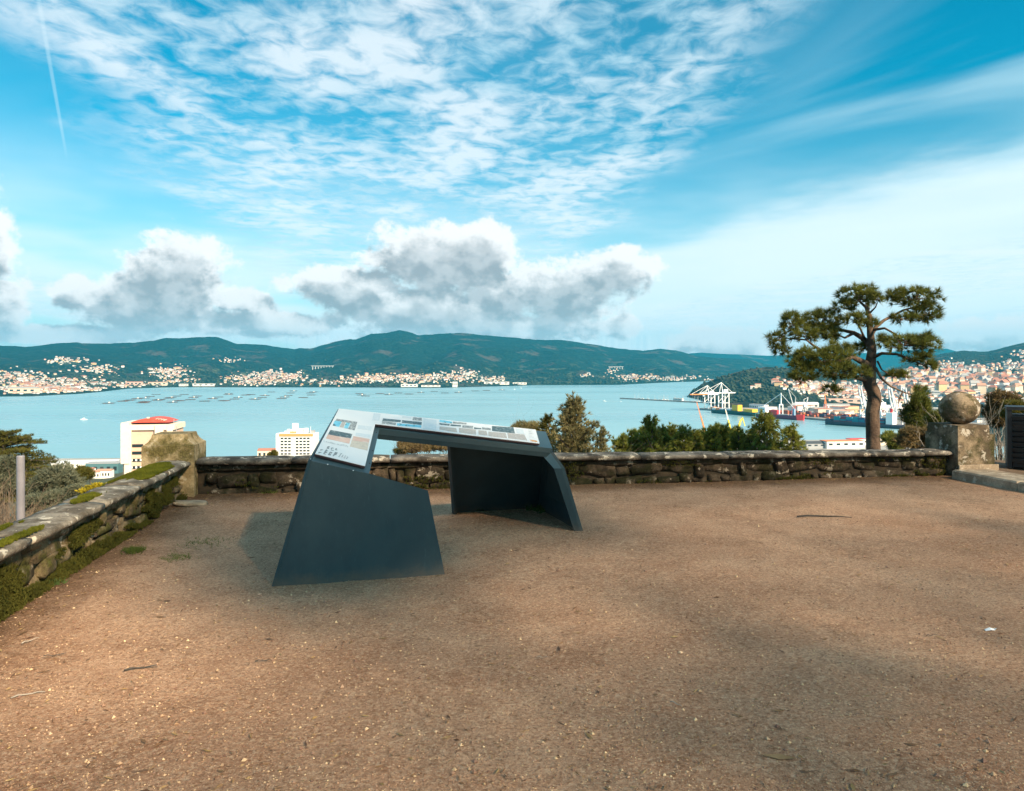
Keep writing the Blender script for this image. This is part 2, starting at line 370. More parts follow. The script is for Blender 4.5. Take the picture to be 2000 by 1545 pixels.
# container terminal quay on the far side of the basin
QA, QB = Vector((540, 2140, 0)), Vector((802, 1500, 0)); qd = (QB - QA).normalized(); qn = Vector((-qd.y, qd.x, 0))
if qn.x < 0: qn = -qn
poly = [QA, QB, QB + qd * 60 + qn * 90, QB + qn * 500, QA + qn * 300 + qd * 60, QA + qn * 45]
o = MB().prism([(p.x, p.y) for p in poly], SEA - 3, SEA + 4.2).build('container_quay', mat('quay_asphalt', (.22, .21, .20), (.30, .28, .26), .02, .9, space='W')); fix_normals(o); tag(o, kind='structure')
# breakwater of the marina
B0, B1 = wp(1212, 779, depth_of(779)), wp(1375, 787.5, depth_of(787.5))
bd = (B1 - B0).normalized(); bn_ = Vector((-bd.y, bd.x, 0))
if bn_.y < 0: bn_ = -bn_
o = MB().hexa([B0 - bn_ * 6 + Vector((0, 0, -3)), B1 - bn_ * 6 + Vector((0, 0, -3)), B1 + bn_ * 7 + Vector((0, 0, -3)), B0 + bn_ * 7 + Vector((0, 0, -3))],
              [B0 - bn_ * 3 + Vector((0, 0, 4)), B1 - bn_ * 3 + Vector((0, 0, 4)), B1 + bn_ * 5 + Vector((0, 0, 4)), B0 + bn_ * 5 + Vector((0, 0, 4))]).build('breakwater', mat('breakwater_rock', (.10, .10, .10), (.20, .19, .18), .2, .9, space='W')); tag(o, kind='structure')

# ---- terrace ground
def ground_material():
    m = bpy.data.materials.new('compacted_gravel'); m.use_nodes = True; N = NT(m.node_tree); b = N.n['Principled BSDF']
    b.inputs['Roughness'].default_value = .95; b.inputs['Specular IOR Level'].default_value = .15
    pos = N.node('ShaderNodeNewGeometry').outputs['Position']
    big = N.noise(pos, .55, 5, .6); mid = N.noise(pos, 3.1, 6, .65); fine = N.noise(pos, 60, 5, .75); grit = N.noise(pos, 190, 3, .7)
    c = N.mix(N.ss(N.m('MULTIPLY_ADD', big, .6, N.m('MULTIPLY', mid, .4)), .38, .62), (.480, .268, .162), (.680, .420, .268))
    c = N.mix(N.m('MULTIPLY', N.m('MULTIPLY', N.ss(N.noise(N.vm('ADD', pos, (2, 3, 0)), 1.3, 5, .62), .44, .66), N.ss(N.noise(pos, 11, 5, .7), .36, .62)), .62), c, (.26, .135, .075))
    c = N.mix(N.m('MULTIPLY', N.ss(fine, .47, .66), .8), c, (.23, .108, .052))
    c = N.mix(N.m('MULTIPLY', N.ss(fine, .47, .32), .7), c, (.80, .53, .33))
    vo = N.node('ShaderNodeTexVoronoi'); vo.inputs['Scale'].default_value = 85; N.set(vo.inputs['Vector'], pos)
    vc = N.sep(vo.outputs['Color'])[0]
    c = N.mix(N.m('MULTIPLY', N.m('MULTIPLY', N.ss(vc, .72, .86), N.ss(vo.outputs['Distance'], .45, .2)), .75), c, (.76, .54, .38))
    c = N.mix(N.m('MULTIPLY', N.ss(grit, .48, .66), .6), c, (.24, .118, .058))
    c = N.mix(N.m('MULTIPLY', N.ss(N.noise(N.vm('ADD', pos, (1, 1, 3)), 27, 6, .75), .50, .64), .42), c, (.22, .115, .06))
    c = N.mix(N.m('MULTIPLY', N.ss(N.noise(N.vm('ADD', pos, (5, 1, 3)), 38, 4, .75), .53, .63), .5), c, (.78, .55, .37))
    # green film of moss and weeds in places
    mo = N.m('MULTIPLY', N.ss(N.noise(N.vm('ADD', pos, (4, 9, 0)), .8, 4, .6), .60, .75), N.ss(N.noise(pos, 22, 5, .7), .5, .66))
    c = N.mix(N.m('MULTIPLY', mo, .55), c, (.11, .105, .03))
    # dark humus along the back wall
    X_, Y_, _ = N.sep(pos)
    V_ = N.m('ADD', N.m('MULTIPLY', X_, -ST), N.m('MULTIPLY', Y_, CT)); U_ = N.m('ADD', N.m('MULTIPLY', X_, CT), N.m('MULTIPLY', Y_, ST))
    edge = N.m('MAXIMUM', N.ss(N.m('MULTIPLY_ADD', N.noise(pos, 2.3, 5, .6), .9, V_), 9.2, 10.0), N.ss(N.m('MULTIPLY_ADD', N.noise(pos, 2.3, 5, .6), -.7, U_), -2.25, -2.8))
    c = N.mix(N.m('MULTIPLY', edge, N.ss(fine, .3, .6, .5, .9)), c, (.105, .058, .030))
    N.set(b.inputs['Base Color'], c)
    bn = N.node('ShaderNodeBump'); bn.inputs['Strength'].default_value = 1.0; bn.inputs['Distance'].default_value = .022
    N.set(bn.inputs['Height'], N.m('ADD', N.m('MULTIPLY', fine, .9), N.m('ADD', N.m('MULTIPLY', grit, .6), N.m('MULTIPLY', N.noise(pos, 14, 5, .6), 1.2)))); N.l.new(bn.outputs[0], b.inputs['Normal'])
    return m
us = np.concatenate([np.linspace(-2.55, 9, 200), np.linspace(9.3, 40, 40)]); vs = np.concatenate([np.linspace(-60, 1.4, 50), np.linspace(1.5, 9.85, 170)])
def ground_z(U, V): return (fbm(U / 1.1, V / 1.1, 4, 2) - .5) * .045 + (fbm(U / .25, V / .25, 2, 6) - .5) * .010
Ug, Vg = np.meshgrid(us, vs); Zg = ground_z(Ug, Vg)
P = np.stack([Ug * CT - Vg * ST, Ug * ST + Vg * CT, Zg], -1)
tag(link('terrace_ground', np_mesh('terrace_ground', P, grid_faces(len(vs), len(us)), ground_material(), True)), kind='structure')
# ================================================================== FOREGROUND THINGS
def stone_material(name, base, dark, lich, moss=None, moss_z=None, top_moss=None):
    m = bpy.data.materials.new(name); m.use_nodes = True; N = NT(m.node_tree); b = N.n['Principled BSDF']
    b.inputs['Roughness'].default_value = .93; b.inputs['Specular IOR Level'].default_value = .2
    g = N.node('ShaderNodeNewGeometry'); pos = g.outputs['Position']
    n1 = N.noise(pos, 4.5, 7, .65); n2 = N.noise(N.vm('ADD', pos, (3, 5, 1)), 7.5, 7, .68); n3 = N.noise(pos, 55, 4, .7)
    c = N.mix(N.ss(n1, .36, .62), base, dark)
    c = N.mix(N.m('MULTIPLY', N.ss(n3, .45, .7), .45), c, tuple(v * .35 for v in dark))
    c = N.mix(N.m('MULTIPLY', N.ss(n2, .575, .615), .85), c, lich)
    if moss:
        k = N.ss(N.noise(N.vm('ADD', pos, (9, 0, 2)), 3.2, 6, .65), .44, .60)
        if moss_z: k = N.m('MULTIPLY', k, N.ss(N.sep(pos)[2], moss_z[0], moss_z[1]))
        c = N.mix(N.m('MULTIPLY', k, .9), c, N.mix(N.ss(n3, .35, .65), moss, tuple(v * .4 for v in moss)))
    N.set(b.inputs['Base Color'], c)
    bn = N.node('ShaderNodeBump'); bn.inputs['Strength'].default_value = .9; bn.inputs['Distance'].default_value = .018
    N.set(bn.inputs['Height'], N.m('ADD', N.noise(pos, 22, 8, .7), N.m('MULTIPLY', n2, .6))); N.l.new(bn.outputs[0], b.inputs['Normal'])
    return m
st_cop = stone_material('coping_granite', (.23, .20, .165), (.060, .050, .040), (.56, .49, .39))
st_copl = stone_material('coping_granite_mossy', (.34, .29, .225), (.125, .100, .072), (.68, .60, .47))
st_rub = stone_material('rubble_stone', (.115, .083, .056), (.024, .018, .012), (.36, .30, .23), (.024, .024, .007))
st_rubl = stone_material('rubble_stone_mossy', (.27, .20, .115), (.080, .058, .035), (.40, .34, .25), (.085, .088, .014), (.42, .18))
st_core = mat('wall_earth_core', (.030, .022, .014), (.060, .042, .024), 9, .97, .8, 40, space='W')
st_pil = stone_material('pillar_limestone', (.46, .35, .20), (.26, .19, .095), (.50, .42, .29), (.13, .105, .030))
st_ped = stone_material('pedestal_granite', (.29, .22, .145), (.085, .064, .042), (.46, .41, .34), (.07, .065, .025))
st_slab = stone_material('kerb_granite', (.46, .36, .26), (.28, .215, .15), (.54, .45, .35))

def coping(length, width, thick, seed, nose=.045):
    """one coping stone: x along the wall, y from the nose (0) to the back (width), top at z 0"""
    r = np.random.default_rng(seed); n = 10
    prof = [(width, -thick), (.05, -thick), (.018, -thick * .86), (.002, -thick * .6), (0, -thick * .35), (.012, -thick * .12), (.04, -.006), (.11, .003), (width * .5, .008), (width * .8, .004), (width, -.004)]
    k = len(prof); V = []
    for i in range(n + 1):
        t = i / n; x = (t - .5) * length; e = 1 - .9 * (abs(t - .5) * 2) ** 18
        for j, (y, z) in enumerate(prof):
            y2 = y + ((.012 * (1 - e)) if y < .06 else 0); z2 = z - (.010 * (1 - e) if z > -thick * .5 else 0)
            if j < 8: y2 += (fbm(np.array(x * 7 + seed * 9.), np.array(j * .6 + 0.), 3, seed) - .5) * .034
            z2 += (fbm(np.array(x * 6 + seed * 5.), np.array(y * 9 + 3.), 3, seed + 7) - .5) * .020 * (1 if z > -thick * .5 else .6)
            V.append((x, float(y2), float(z2)))
    fs = []
    for i in range(n):
        for j in range(k): a = i * k + j; b_ = i * k + (j + 1) % k; fs.append((a, b_, b_ + k, a + k))
    fs += [tuple(range(k))[::-1], tuple(n * k + j for j in range(k))]
    return MB().add(V, fs)
def rock_mesh(name, m, seed, cut=3):
    """roughly squared stone, unit size, rounded edges"""
    r = np.random.default_rng(seed); V = []; fs = []; idx = {}
    def vid(p):
        if p not in idx:
            q = np.array(p, float) / cut * 2 - 1; l = np.abs(q).max(); q2 = q / max(np.linalg.norm(q), 1e-6) * l
            q = q * .64 + q2 * .40; q *= 1 + (r.random() - .5) * .24
            idx[p] = len(V); V.append(tuple(q * .5))
        return idx[p]
    for ax in range(3):
        for sd in (0, cut):
            for i in range(cut):
                for j in range(cut):
                    def P(a, b_):
                        p = [0, 0, 0]; p[ax] = sd; p[(ax + 1) % 3] = a; p[(ax + 2) % 3] = b_; return tuple(p)
                    f = [vid(P(i, j)), vid(P(i + 1, j)), vid(P(i + 1, j + 1)), vid(P(i, j + 1))]
                    fs.append(f if sd else f[::-1])
    return MB().add(V, fs).build(name, m, smooth=True, mesh_only=True)
ROCK = [rock_mesh('stone', st_rub, 30 + i) for i in range(6)]
ROCKL = [rock_mesh('stone', st_rubl, 50 + i) for i in range(6)]

def low_wall(name, label, Lw, frame, h0, h1, cm_, rocks, seed, course=True, cop_len=1.05, thick=.075):
    """frame(s, d, z): s along the wall, d into the wall from its face"""
    rr = random.Random(seed); root = empty(name, frame(0, 0, 0), 0, label, 'wall')
    def H(s_): return h0 + (h1 - h0) * s_ / Lw
    inv = Vector(root.location)
    # hidden core
    core = MB().hexa([frame(0, .03, -1.0) - inv, frame(Lw, .03, -1.0) - inv, frame(Lw, .30, -1.0) - inv, frame(0, .30, -1.0) - inv],
                     [frame(0, .03, H(0) - thick + .004) - inv, frame(Lw, .03, H(Lw) - thick + .004) - inv, frame(Lw, .30, H(Lw) - thick + .004) - inv, frame(0, .30, H(0) - thick + .004) - inv]).build('core', st_core, root); fix_normals(core)
    d0 = (frame(1, 0, 0) - frame(0, 0, 0)); ang = math.atan2(d0.y, d0.x)
    def place(me, nm, p, sc, tilt=0):
        o = link(nm, me, root); o.location = p - inv; o.rotation_euler = (rr.uniform(-.05, .05), tilt, ang); o.scale = sc; return o
    # coping stones
    s_ = 0; k = 0
    while s_ < Lw - .05:
        l = min(cop_len * rr.uniform(.8, 1.25), Lw - s_)
        if Lw - s_ - l < .4: l = Lw - s_
        cb = coping(l - .012, .37, thick, seed * 13 + k)
        ob = cb.build('coping_stone', cm_, root, smooth=True); mid = s_ + l / 2
        ob.location = frame(mid, -.125, H(mid) + rr.uniform(-.004, .004)) - inv
        fl = frame(0, 1, 0) - frame(0, 0, 0); left = Vector((-d0.y, d0.x, 0)).dot(fl) > 0
        ob.rotation_euler = (0, -math.atan2(H(Lw) - H(0), Lw), ang)
        if not left: ob.scale = (1, -1, 1)
        s_ += l; k += 1
    # string course under the coping
    if course:
        s_ = 0
        while s_ < Lw - .05:
            l = min(rr.uniform(.25, .6), Lw - s_); mid = s_ + l / 2
            place(rr.choice(rocks), 'stone', frame(mid, .06, H(mid) - thick - .040), (l * 1.08, .16, .085)); s_ += l
    # rubble courses
    top = thick + (.085 if course else .0)
    z = -.04; row = 0
    while True:
        hrow = rr.uniform(.10, .20); s_ = -rr.uniform(0, .2)
        if z > max(H(0), H(Lw)) - top - .05: break
        while s_ < Lw:
            l = rr.choice((rr.uniform(.09, .2), rr.uniform(.2, .55))); mid = s_ + l / 2; hh = hrow * rr.uniform(.6, 1.2)
            if 0.02 < mid < Lw - .02 and z + hh * .5 < H(mid) - top + .03:
                place(rr.choice(rocks), 'stone', frame(mid, .075 + rr.uniform(-.02, .04), z + hrow / 2 + rr.uniform(-.03, .03)), (l * 1.0, .20, hh * 1.05), rr.uniform(-.2, .2))
            s_ += l
        z += hrow
    return root
VB = 9.68
bw = low_wall('back_wall', 'long low stone parapet with rough coping along the back of the terrace', 10.40,
              lambda s_, d, z: loc(-2.335 + s_, VB + d, z), .45, .36, st_cop, ROCK, 5)
UL = -2.49
lw = low_wall('side_wall', 'low mossy stone parapet running along the left edge of the terrace', 15.5,
              lambda s_, d, z: loc(UL - d, 9.535 - s_, z), .45, .45, st_copl, ROCKL, 8)

# ---- corner pillar (left)
def pillar(name, label, u0, v0, wu, wv, h, bev, m, band=0):
    root = empty(name, loc(u0 + wu / 2, v0 + wv / 2), TH, label, 'pillar')
    a, b_ = wu / 2, wv / 2
    def ring(s_, z): return [(-a - s_, -b_ - s_, z), (a + s_, -b_ - s_, z), (a + s_, b_ + s_, z), (-a - s_, b_ + s_, z)]
    MB().hexa(ring(0, -1.0), ring(0, h)).build('shaft', m, root)
    return root, ring
pr, ring = pillar('corner_pillar', 'squat pale limestone pillar with a sloped cap at the left corner of the parapets', -2.94, 9.54, .60, .60, .625, 0, st_pil)
cap = MB(); prof = [(.0, .627), (-.03, .645), (-.06, .675), (-.083, .715), (-.095, .760)]
V = []; fs = []
for s_, z in prof: V += ring(s_, z)
for i in range(len(prof) - 1):
    for j in range(4): fs.append((i * 4 + j, i * 4 + (j + 1) % 4, i * 4 + 4 + (j + 1) % 4, i * 4 + 4 + j))
fs += [(3, 2, 1, 0), tuple(range(len(V) - 4, len(V)))]
cap.add(V, fs).build('cap', st_pil, pr)

# ---- right pedestal with stone ball
pe, ring = pillar('ball_pedestal', 'weathered granite pedestal carrying a lichened stone ball at the right end of the parapet', 8.075, 9.49, .60, .66, .60, 0, st_ped)
MB().hexa([(-.298, -.328, .602), (.225, -.328, .602), (.225, .30, .602), (-.298, .30, .602)], [(-.29, -.315, .735), (.215, -.315, .735), (.215, .29, .735), (-.29, .29, .735)]).build('top_block', st_ped, pe)
MB().hexa([(-.30, -.36, -.2), (.34, -.36, -.2), (.34, -.331, -.2), (-.30, -.331, -.2)], [(-.30, -.36, .17), (.34, -.36, .17), (.34, -.331, .17), (-.30, -.331, .17)]).build('plinth', st_slab, pe)
V = []; fs = []; nu, nv_ = 30, 18
for i in range(nv_ + 1):
    ph = math.pi * i / nv_
    for j in range(nu):
        a = 2 * math.pi * j / nu; r_ = .275 * (1 + (float(fbm(np.array(math.cos(a) * 2 + 5), np.array(math.sin(a) * 2 + ph * 1.7), 3, 4)) - .5) * .11)
        V.append((math.sin(ph) * math.cos(a) * r_, math.sin(ph) * math.sin(a) * r_, math.cos(ph) * r_ * .88))
for i in range(nv_):
    for j in range(nu): fs.append((i * nu + j, (i + 1) * nu + j, (i + 1) * nu + (j + 1) % nu, i * nu + (j + 1) % nu))
ball = MB().add(V, fs).build('stone_ball', st_ped, pe, smooth=True); ball.location = (-.03, -.04, .735 + .232)
# ---- kerb of granite slabs on the right
kr = empty('granite_kerb', loc(7.9, 9.4), TH, 'row of worn flat granite kerb slabs leading from the ball pedestal', 'kerb')
y0 = .0
for k in range(7):
    l = random.uniform(1.0, 1.35); b_ = MB(); e = .02
    lo = [(0, y0 - l + .006, -.15), (.60, y0 - l + .006, -.15), (.60, y0 - .006, -.15), (0, y0 - .006, -.15)]
    md = [(p[0], p[1], .10) for p in lo]; tp = [(p[0] + (e if p[0] == 0 else -e), p[1] + (e if j < 2 else -e), .12) for j, p in enumerate(lo)]
    b_.add(lo + md + tp, [(3, 2, 1, 0), (8, 9, 10, 11)] + [(j, (j + 1) % 4, 4 + (j + 1) % 4, 4 + j) for j in range(4)] + [(4 + j, 4 + (j + 1) % 4, 8 + (j + 1) % 4, 8 + j) for j in range(4)])
    b_.build('slab', st_slab, kr); y0 -= l
# soil bank behind the kerb
soil = mat('park_soil', (.10, .062, .036), (.17, .11, .065), 3, .97, .9, 30, space='W')
g = MB(); n = 16
V = [tuple(loc(8.49 + i * .8, 10.6 - j * .9, .07 + .03 * math.sin(i * 2.1 + j * 1.7))) for j in range(n) for i in range(n)]
g.add(V, [(j * n + i, (j + 1) * n + i, (j + 1) * n + i + 1, j * n + i + 1) for j in range(n - 1) for i in range(n - 1)]).build('planted_bank', soil, smooth=True); tag(bpy.data.objects['planted_bank'], kind='structure'); fix_normals(bpy.data.objects['planted_bank'])

# ---- litter bin with curved louvres
bl = mat('black_bin_paint', (.006, .008, .010), (.010, .012, .015), 6, .5, space='W'); blb = mat('bin_louvre_blue', (.010, .020, .028), (.014, .026, .034), 6, .35, space='W')
bn0 = Vector((7.35, 11.02, .04)); br = empty('litter_bin', bn0, R(-31), 'black park litter bin with curved horizontal louvres at the right edge', 'bin')
MB().box((.03, .25, .47), (.06, .5, .86)).build('side_frame', bl, br); MB().box((.57, .25, .47), (.06, .5, .86)).build('side_frame', bl, br)
MB().box((.30, .25, .925), (.62, .52, .05)).build('top', bl, br); MB().box((.30, .27, .44), (.46, .40, .78)).build('liner', bl, br)
for i in range(9):
    z = .13 + i * .078; V = []
    for j in range(9):
        a = math.pi * (j / 8); x_ = .06 + .48 * j / 8; d = .05 + .055 * math.sin(a)
        V += [(x_, .055 - d, z), (x_, .035 - d, z + .058), (x_, .055 - d + .02, z + .062), (x_, .055 - d + .04, z + .004)]
    fs = [(j * 4 + q, j * 4 + 4 + q, j * 4 + 4 + (q + 1) % 4, j * 4 + (q + 1) % 4) for j in range(8) for q in range(4)] + [(0, 1, 2, 3), (35, 34, 33, 32)]
    fix_normals(MB().add(V, fs).build('louvre', blb, br))

# ---- metal post behind the left wall
pp = wp(40, 890, 7.5); zb = float(hill_z(pp.x, pp.y))
pm = mat('grey_post_paint', (.20, .19, .21), (.25, .235, .255), 5, .55, space='W')
pr_ = empty('metal_post', (pp.x, pp.y, zb), 0, 'plain grey round metal post standing behind the mossy side wall', 'post')
MB().tube([(.012, 0, -.3), (.0, 0, pp.z - zb - .012)], .037, 20).build('tube', pm, pr_, smooth=False)
MB().tube([(0, 0, pp.z - zb - .012), (0, 0, pp.z - zb)], [.038, .034], 20).build('cap', pm, pr_)

# ================================================================== orientation table
def paint_material():
    m = bpy.data.materials.new('table_paint'); m.use_nodes = True; N = NT(m.node_tree); b = N.n['Principled BSDF']
    pos = N.node('ShaderNodeNewGeometry').outputs['Position']
    sm = N.noise(N.vm('MULTIPLY', pos, (1, 1, .45)), 3.5, 7, .68); sc_ = N.noise(N.vm('MULTIPLY', pos, (1, 1, .12)), 34, 4, .7)
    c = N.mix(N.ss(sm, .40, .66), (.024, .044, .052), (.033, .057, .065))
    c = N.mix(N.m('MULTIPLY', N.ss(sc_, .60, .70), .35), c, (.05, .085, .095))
    du = N.m('MULTIPLY', N.ss(N.m('MULTIPLY_ADD', N.noise(pos, 9, 6, .7), -.22, N.sep(pos)[2]), .0, -.14), .45)
    N.set(b.inputs['Base Color'], N.mix(du, c, (.16, .105, .065))); N.set(b.inputs['Roughness'], N.ss(sm, .35, .7, .46, .62)); b.inputs['Specular IOR Level'].default_value = .25
    return m
tp = paint_material()
tp_skylit = mat('table_paint_skylit', (.055, .095, .112), (.065, .108, .125), 3, .33, spec=.5, space='W')  # same table paint made lighter: sky reflection on the top put into the colour
brd = mat('white_board', (.78, .79, .80), (.82, .82, .82), 3, .28, spec=.5, space='W'); brd_e = mat('board_edge', (.05, .03, .035), rough=.6)
TT = empty('orientation_table', (-.8, 6.6, 0), 0, 'angular dark steel viewpoint table with a white L-shaped information board', 'sign')
TO = Vector(TT.location)
TLp, Mp, Ip = Vector((-1.556, 5.668, .877)), Vector((-1.105, 5.741, .765)), Vector((-1.156, 6.475, 1.024))
B1p, B2p, B3p = Vector((-1.566, 6.676, 1.213)), Vector((.344, 7.555, .928)), Vector((.39, 7.2, .796))
nrm = (Mp - TLp).cross(B3p - TLp).normalized()
if nrm.z < 0: nrm = -nrm
def onpl(x, y, off=0.):
    d = Vector(((x - 1000) / FPX, 1, -(y - HOR) / FPX)); o_ = Vector((0, 0, EYE)); t = ((TLp + nrm * off) - o_).dot(nrm) / d.dot(nrm); return o_ + d * t
def T(pts): return [Vector(p) - TO for p in pts]
# top frame, an L
fix_normals(MB().plate(T([onpl(602, 899), onpl(721, 925), onpl(741, 838), onpl(1079, 876), onpl(1066, 843), onpl(660, 799)]), nrm, .05).build('top_frame', tp_skylit, TT))
BLp, BRp = Vector((-1.76, 5.38, -.06)), Vector((-.50, 5.67, -.06)); TRp = Vector((-.657, 5.805, .623))
fn = (BRp - BLp).cross(TLp - BLp).normalized()
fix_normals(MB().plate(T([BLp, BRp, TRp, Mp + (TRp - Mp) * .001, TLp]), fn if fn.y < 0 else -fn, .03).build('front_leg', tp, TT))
# inner return of the front leg
fix_normals(MB().hexa(T([BRp + Vector((0, .004, 0)), BRp + Vector((-.02, .10, 0)), BRp + Vector((-.05, .10, 0)), BRp + Vector((-.04, .004, 0))]), T([TRp + Vector((0, .004, -.03)), TRp + Vector((-.02, .10, -.05)), TRp + Vector((-.05, .10, -.05)), TRp + Vector((-.04, .004, -.03))])).build('front_leg_return', tp, TT))
# outer left flank joining front leg and top
Lb = Vector((-1.80, 5.62, -.06))
fix_normals(MB().plate(T([BLp, TLp, B1p - nrm * .02, Vector((-1.60, 6.60, 1.10)), Vector((-1.64, 5.98, .78))]), (-1, 0, 0), .025).build('left_flange', tp, TT))
# front skirt of the long bar and its dark underside
I2 = onpl(741, 838); sk = [I2, B3p, B3p + Vector((-.02, .05, 0)), I2 + Vector((-.02, .05, 0))]
fix_normals(MB().hexa(T([p - nrm * .0505 for p in sk]), T([p - nrm * .0505 + Vector((0, .01, -.045)) for p in sk])).build('bar_skirt', tp, TT))
# rear leg: back panel and side panel
Pp = B1p + (B2p - B1p) * .496; rb0, rb1 = Vector((-.645, 8.06, -.06)), Vector((.288, 8.345, -.06)); rf = Vector((.675, 7.14, -.06))
dn = nrm * .052
def sheet(pts, t, name):
    n_ = (pts[1] - pts[0]).cross(pts[2] - pts[0]).normalized(); return fix_normals(MB().plate(T(pts), n_, t).build(name, tp, TT))
sheet([rb0, rb1, B2p - dn, Pp - dn], .03, 'back_panel')
kn = Vector((.480, 7.18, .605))
sheet([rb1, rf, kn, B3p - dn, B2p - dn], .03, 'side_panel')
fix_normals(MB().hexa(T([rf, rf + Vector((-.055, .0, 0)), rf + Vector((-.055, .05, 0)), rf + Vector((0, .05, 0))]), T([kn, kn + Vector((-.075, 0, 0)), kn + Vector((-.075, .05, 0)), kn + Vector((0, .05, 0))])).build('side_flange', tp, TT))
fix_normals(MB().hexa(T([kn, kn + Vector((-.075, 0, 0)), kn + Vector((-.075, .05, 0)), kn + Vector((0, .05, 0))]), T([B3p - dn, B3p - dn + Vector((-.10, 0, 0)), B3p - dn + Vector((-.10, .05, 0)), B3p - dn + Vector((0, .05, 0))])).build('side_flange', tp_skylit, TT))  # lit strip of the fold, its light painted in with the paler copy
fix_normals(MB().hexa(T([rb0, rb0 + Vector((.03, -.06, 0)), rb0 + Vector((.055, -.05, 0)), rb0 + Vector((.04, .0, 0))]), T([Pp - dn, Pp - dn + Vector((.03, -.06, 0)), Pp - dn + Vector((.055, -.05, 0)), Pp - dn + Vector((.04, 0, 0))])).build('back_panel_return', tp, TT))
# white board, slightly raised
BO = .035
bp = [onpl(615.5, 886, BO), onpl(713, 910, BO), onpl(733, 828, BO), onpl(1054, 866, BO), onpl(1046, 839, BO), onpl(662, 798, BO)]
bo = MB(); bo.plate(T(bp), nrm, .004); board = fix_normals(bo.build('information_board', brd, TT)); board['label'] = 'white L-shaped printed information board'
fix_normals(MB().plate(T([p - nrm * .0045 for p in bp]), nrm, .018).build('board_backing', brd_e, TT))
# printed pictures and text blocks (flat print on the board)
PR0 = TO
def print_mat(name, a, b_, c_, sx=18, seed=0):
    m = bpy.data.materials.new(name); m.use_nodes = True; N = NT(m.node_tree); bs = N.n['Principled BSDF']; bs.inputs['Roughness'].default_value = .35
    pos = N.vm('ADD', N.node('ShaderNodeNewGeometry').outputs['Position'], (seed, seed * .7, 0))
    c = N.mix(N.ss(N.noise(N.vm('MULTIPLY', pos, (1, 3, 3)), sx, 5, .7), .38, .62), a, b_)
    N.set(bs.inputs['Base Color'], N.mix(N.ss(N.noise(pos, sx * 1.7, 4, .6), .55, .62), c, c_)); return m
ph_grey = print_mat('print_grey_view', (.16, .18, .19), (.42, .44, .44), (.62, .63, .62), 30)
ph_blue = print_mat('print_blue_view', (.12, .50, .70), (.28, .66, .80), (.05, .14, .17), 16, 3)
ph_hill = print_mat('print_dark_hills', (.05, .10, .12), (.13, .18, .19), (.30, .34, .34), 26, 5)
ph_map = print_mat('print_map', (.62, .52, .42), (.70, .62, .52), (.55, .50, .44), 24, 7)
ph_pink = print_mat('print_pink_map', (.72, .45, .36), (.76, .54, .45), (.78, .62, .54), 12, 9)
ph_tan = print_mat('print_tan_band', (.46, .40, .36), (.55, .50, .46), (.60, .56, .52), 40, 11)
ph_red = print_mat('print_orange_logo', (.70, .22, .05), (.75, .42, .12), (.80, .70, .6), 40, 2)
ph_shade = print_mat('print_pale_block', (.62, .68, .72), (.67, .72, .75), (.72, .76, .78), 30, 4)
txt = mat('print_text', (.20, .23, .25), rough=.5); txt2 = mat('print_text_pale', (.42, .45, .48), rough=.5)
def pic(pts, m, name='printed_picture', lift=.0016):
    return fix_normals(MB().plate(T([onpl(x_, y_, BO + lift) for x_, y_ in pts]), nrm, .001).build(name, m, board_part))
board_part = board
def C1(x_, y_): return (600 + x_ / 7.692, 780 + y_ / 7.692)       # survey detail, left part of the board
def C2(x_, y_): return (800 + x_ / 7.143, 790 + y_ / 7.143)       # survey detail, right part
def quad1(*p): return [C1(*q_) for q_ in p]
def quad2(*p): return [C2(*q_) for q_ in p]
pic(quad1((445, 290), (755, 340), (740, 372), (425, 315)), ph_grey); pic(quad1((415, 318), (520, 335), (478, 415), (382, 392)), ph_blue)
pic(quad1((526, 338), (575, 345), (545, 425), (484, 415)), ph_tan); pic(quad1((585, 348), (648, 355), (608, 440), (552, 428)), ph_blue); pic(quad1((655, 362), (742, 374), (712, 466), (612, 442)), ph_grey)
pic(quad1((350, 458), (678, 520), (655, 585), (312, 525)), ph_hill); pic(quad1((310, 528), (655, 588), (632, 664), (280, 585)), ph_pink)
pic(quad1((695, 552), (940, 595), (925, 655), (672, 610)), ph_pink); pic(quad1((670, 613), (925, 658), (905, 768), (640, 705)), ph_map)
pic(quad1((1000, 205), (1105, 218), (1085, 325), (975, 312)), ph_shade); pic(quad1((770, 385), (975, 410), (960, 468), (752, 435)), ph_shade); pic(quad1((735, 500), (955, 530), (945, 572), (722, 540)), ph_shade)
pic(quad1((1140, 285), (1408, 310), (1402, 342), (1128, 322)), ph_hill); pic(quad1((1126, 326), (1335, 350), (1328, 384), (1118, 362)), ph_grey)
pic(quad1((1425, 312), (1722, 340), (1718, 383), (1420, 350)), ph_hill); pic(quad1((1352, 358), (1715, 388), (1712, 424), (1348, 392)), ph_blue); pic(quad1((1588, 268), (1722, 278), (1722, 322), (1582, 312)), ph_grey)
pic(quad1((1430, 245), (1570, 258), (1565, 292), (1424, 280)), ph_shade); pic(quad1((1748, 285), (1945, 310), (1940, 470), (1742, 440)), ph_shade)
pic(quad2((418, 212), (592, 238), (594, 264), (416, 244)), ph_blue); pic(quad2((416, 258), (560, 274), (556, 296), (416, 280)), ph_hill); pic(quad2((606, 238), (795, 255), (792, 278), (606, 264)), ph_grey)
pic(quad2((574, 276), (720, 290), (716, 306), (570, 298)), ph_hill); pic(quad2((738, 290), (886, 300), (884, 336), (734, 320)), ph_grey); pic(quad2((900, 318), (1000, 330), (998, 344), (900, 340)), ph_hill)
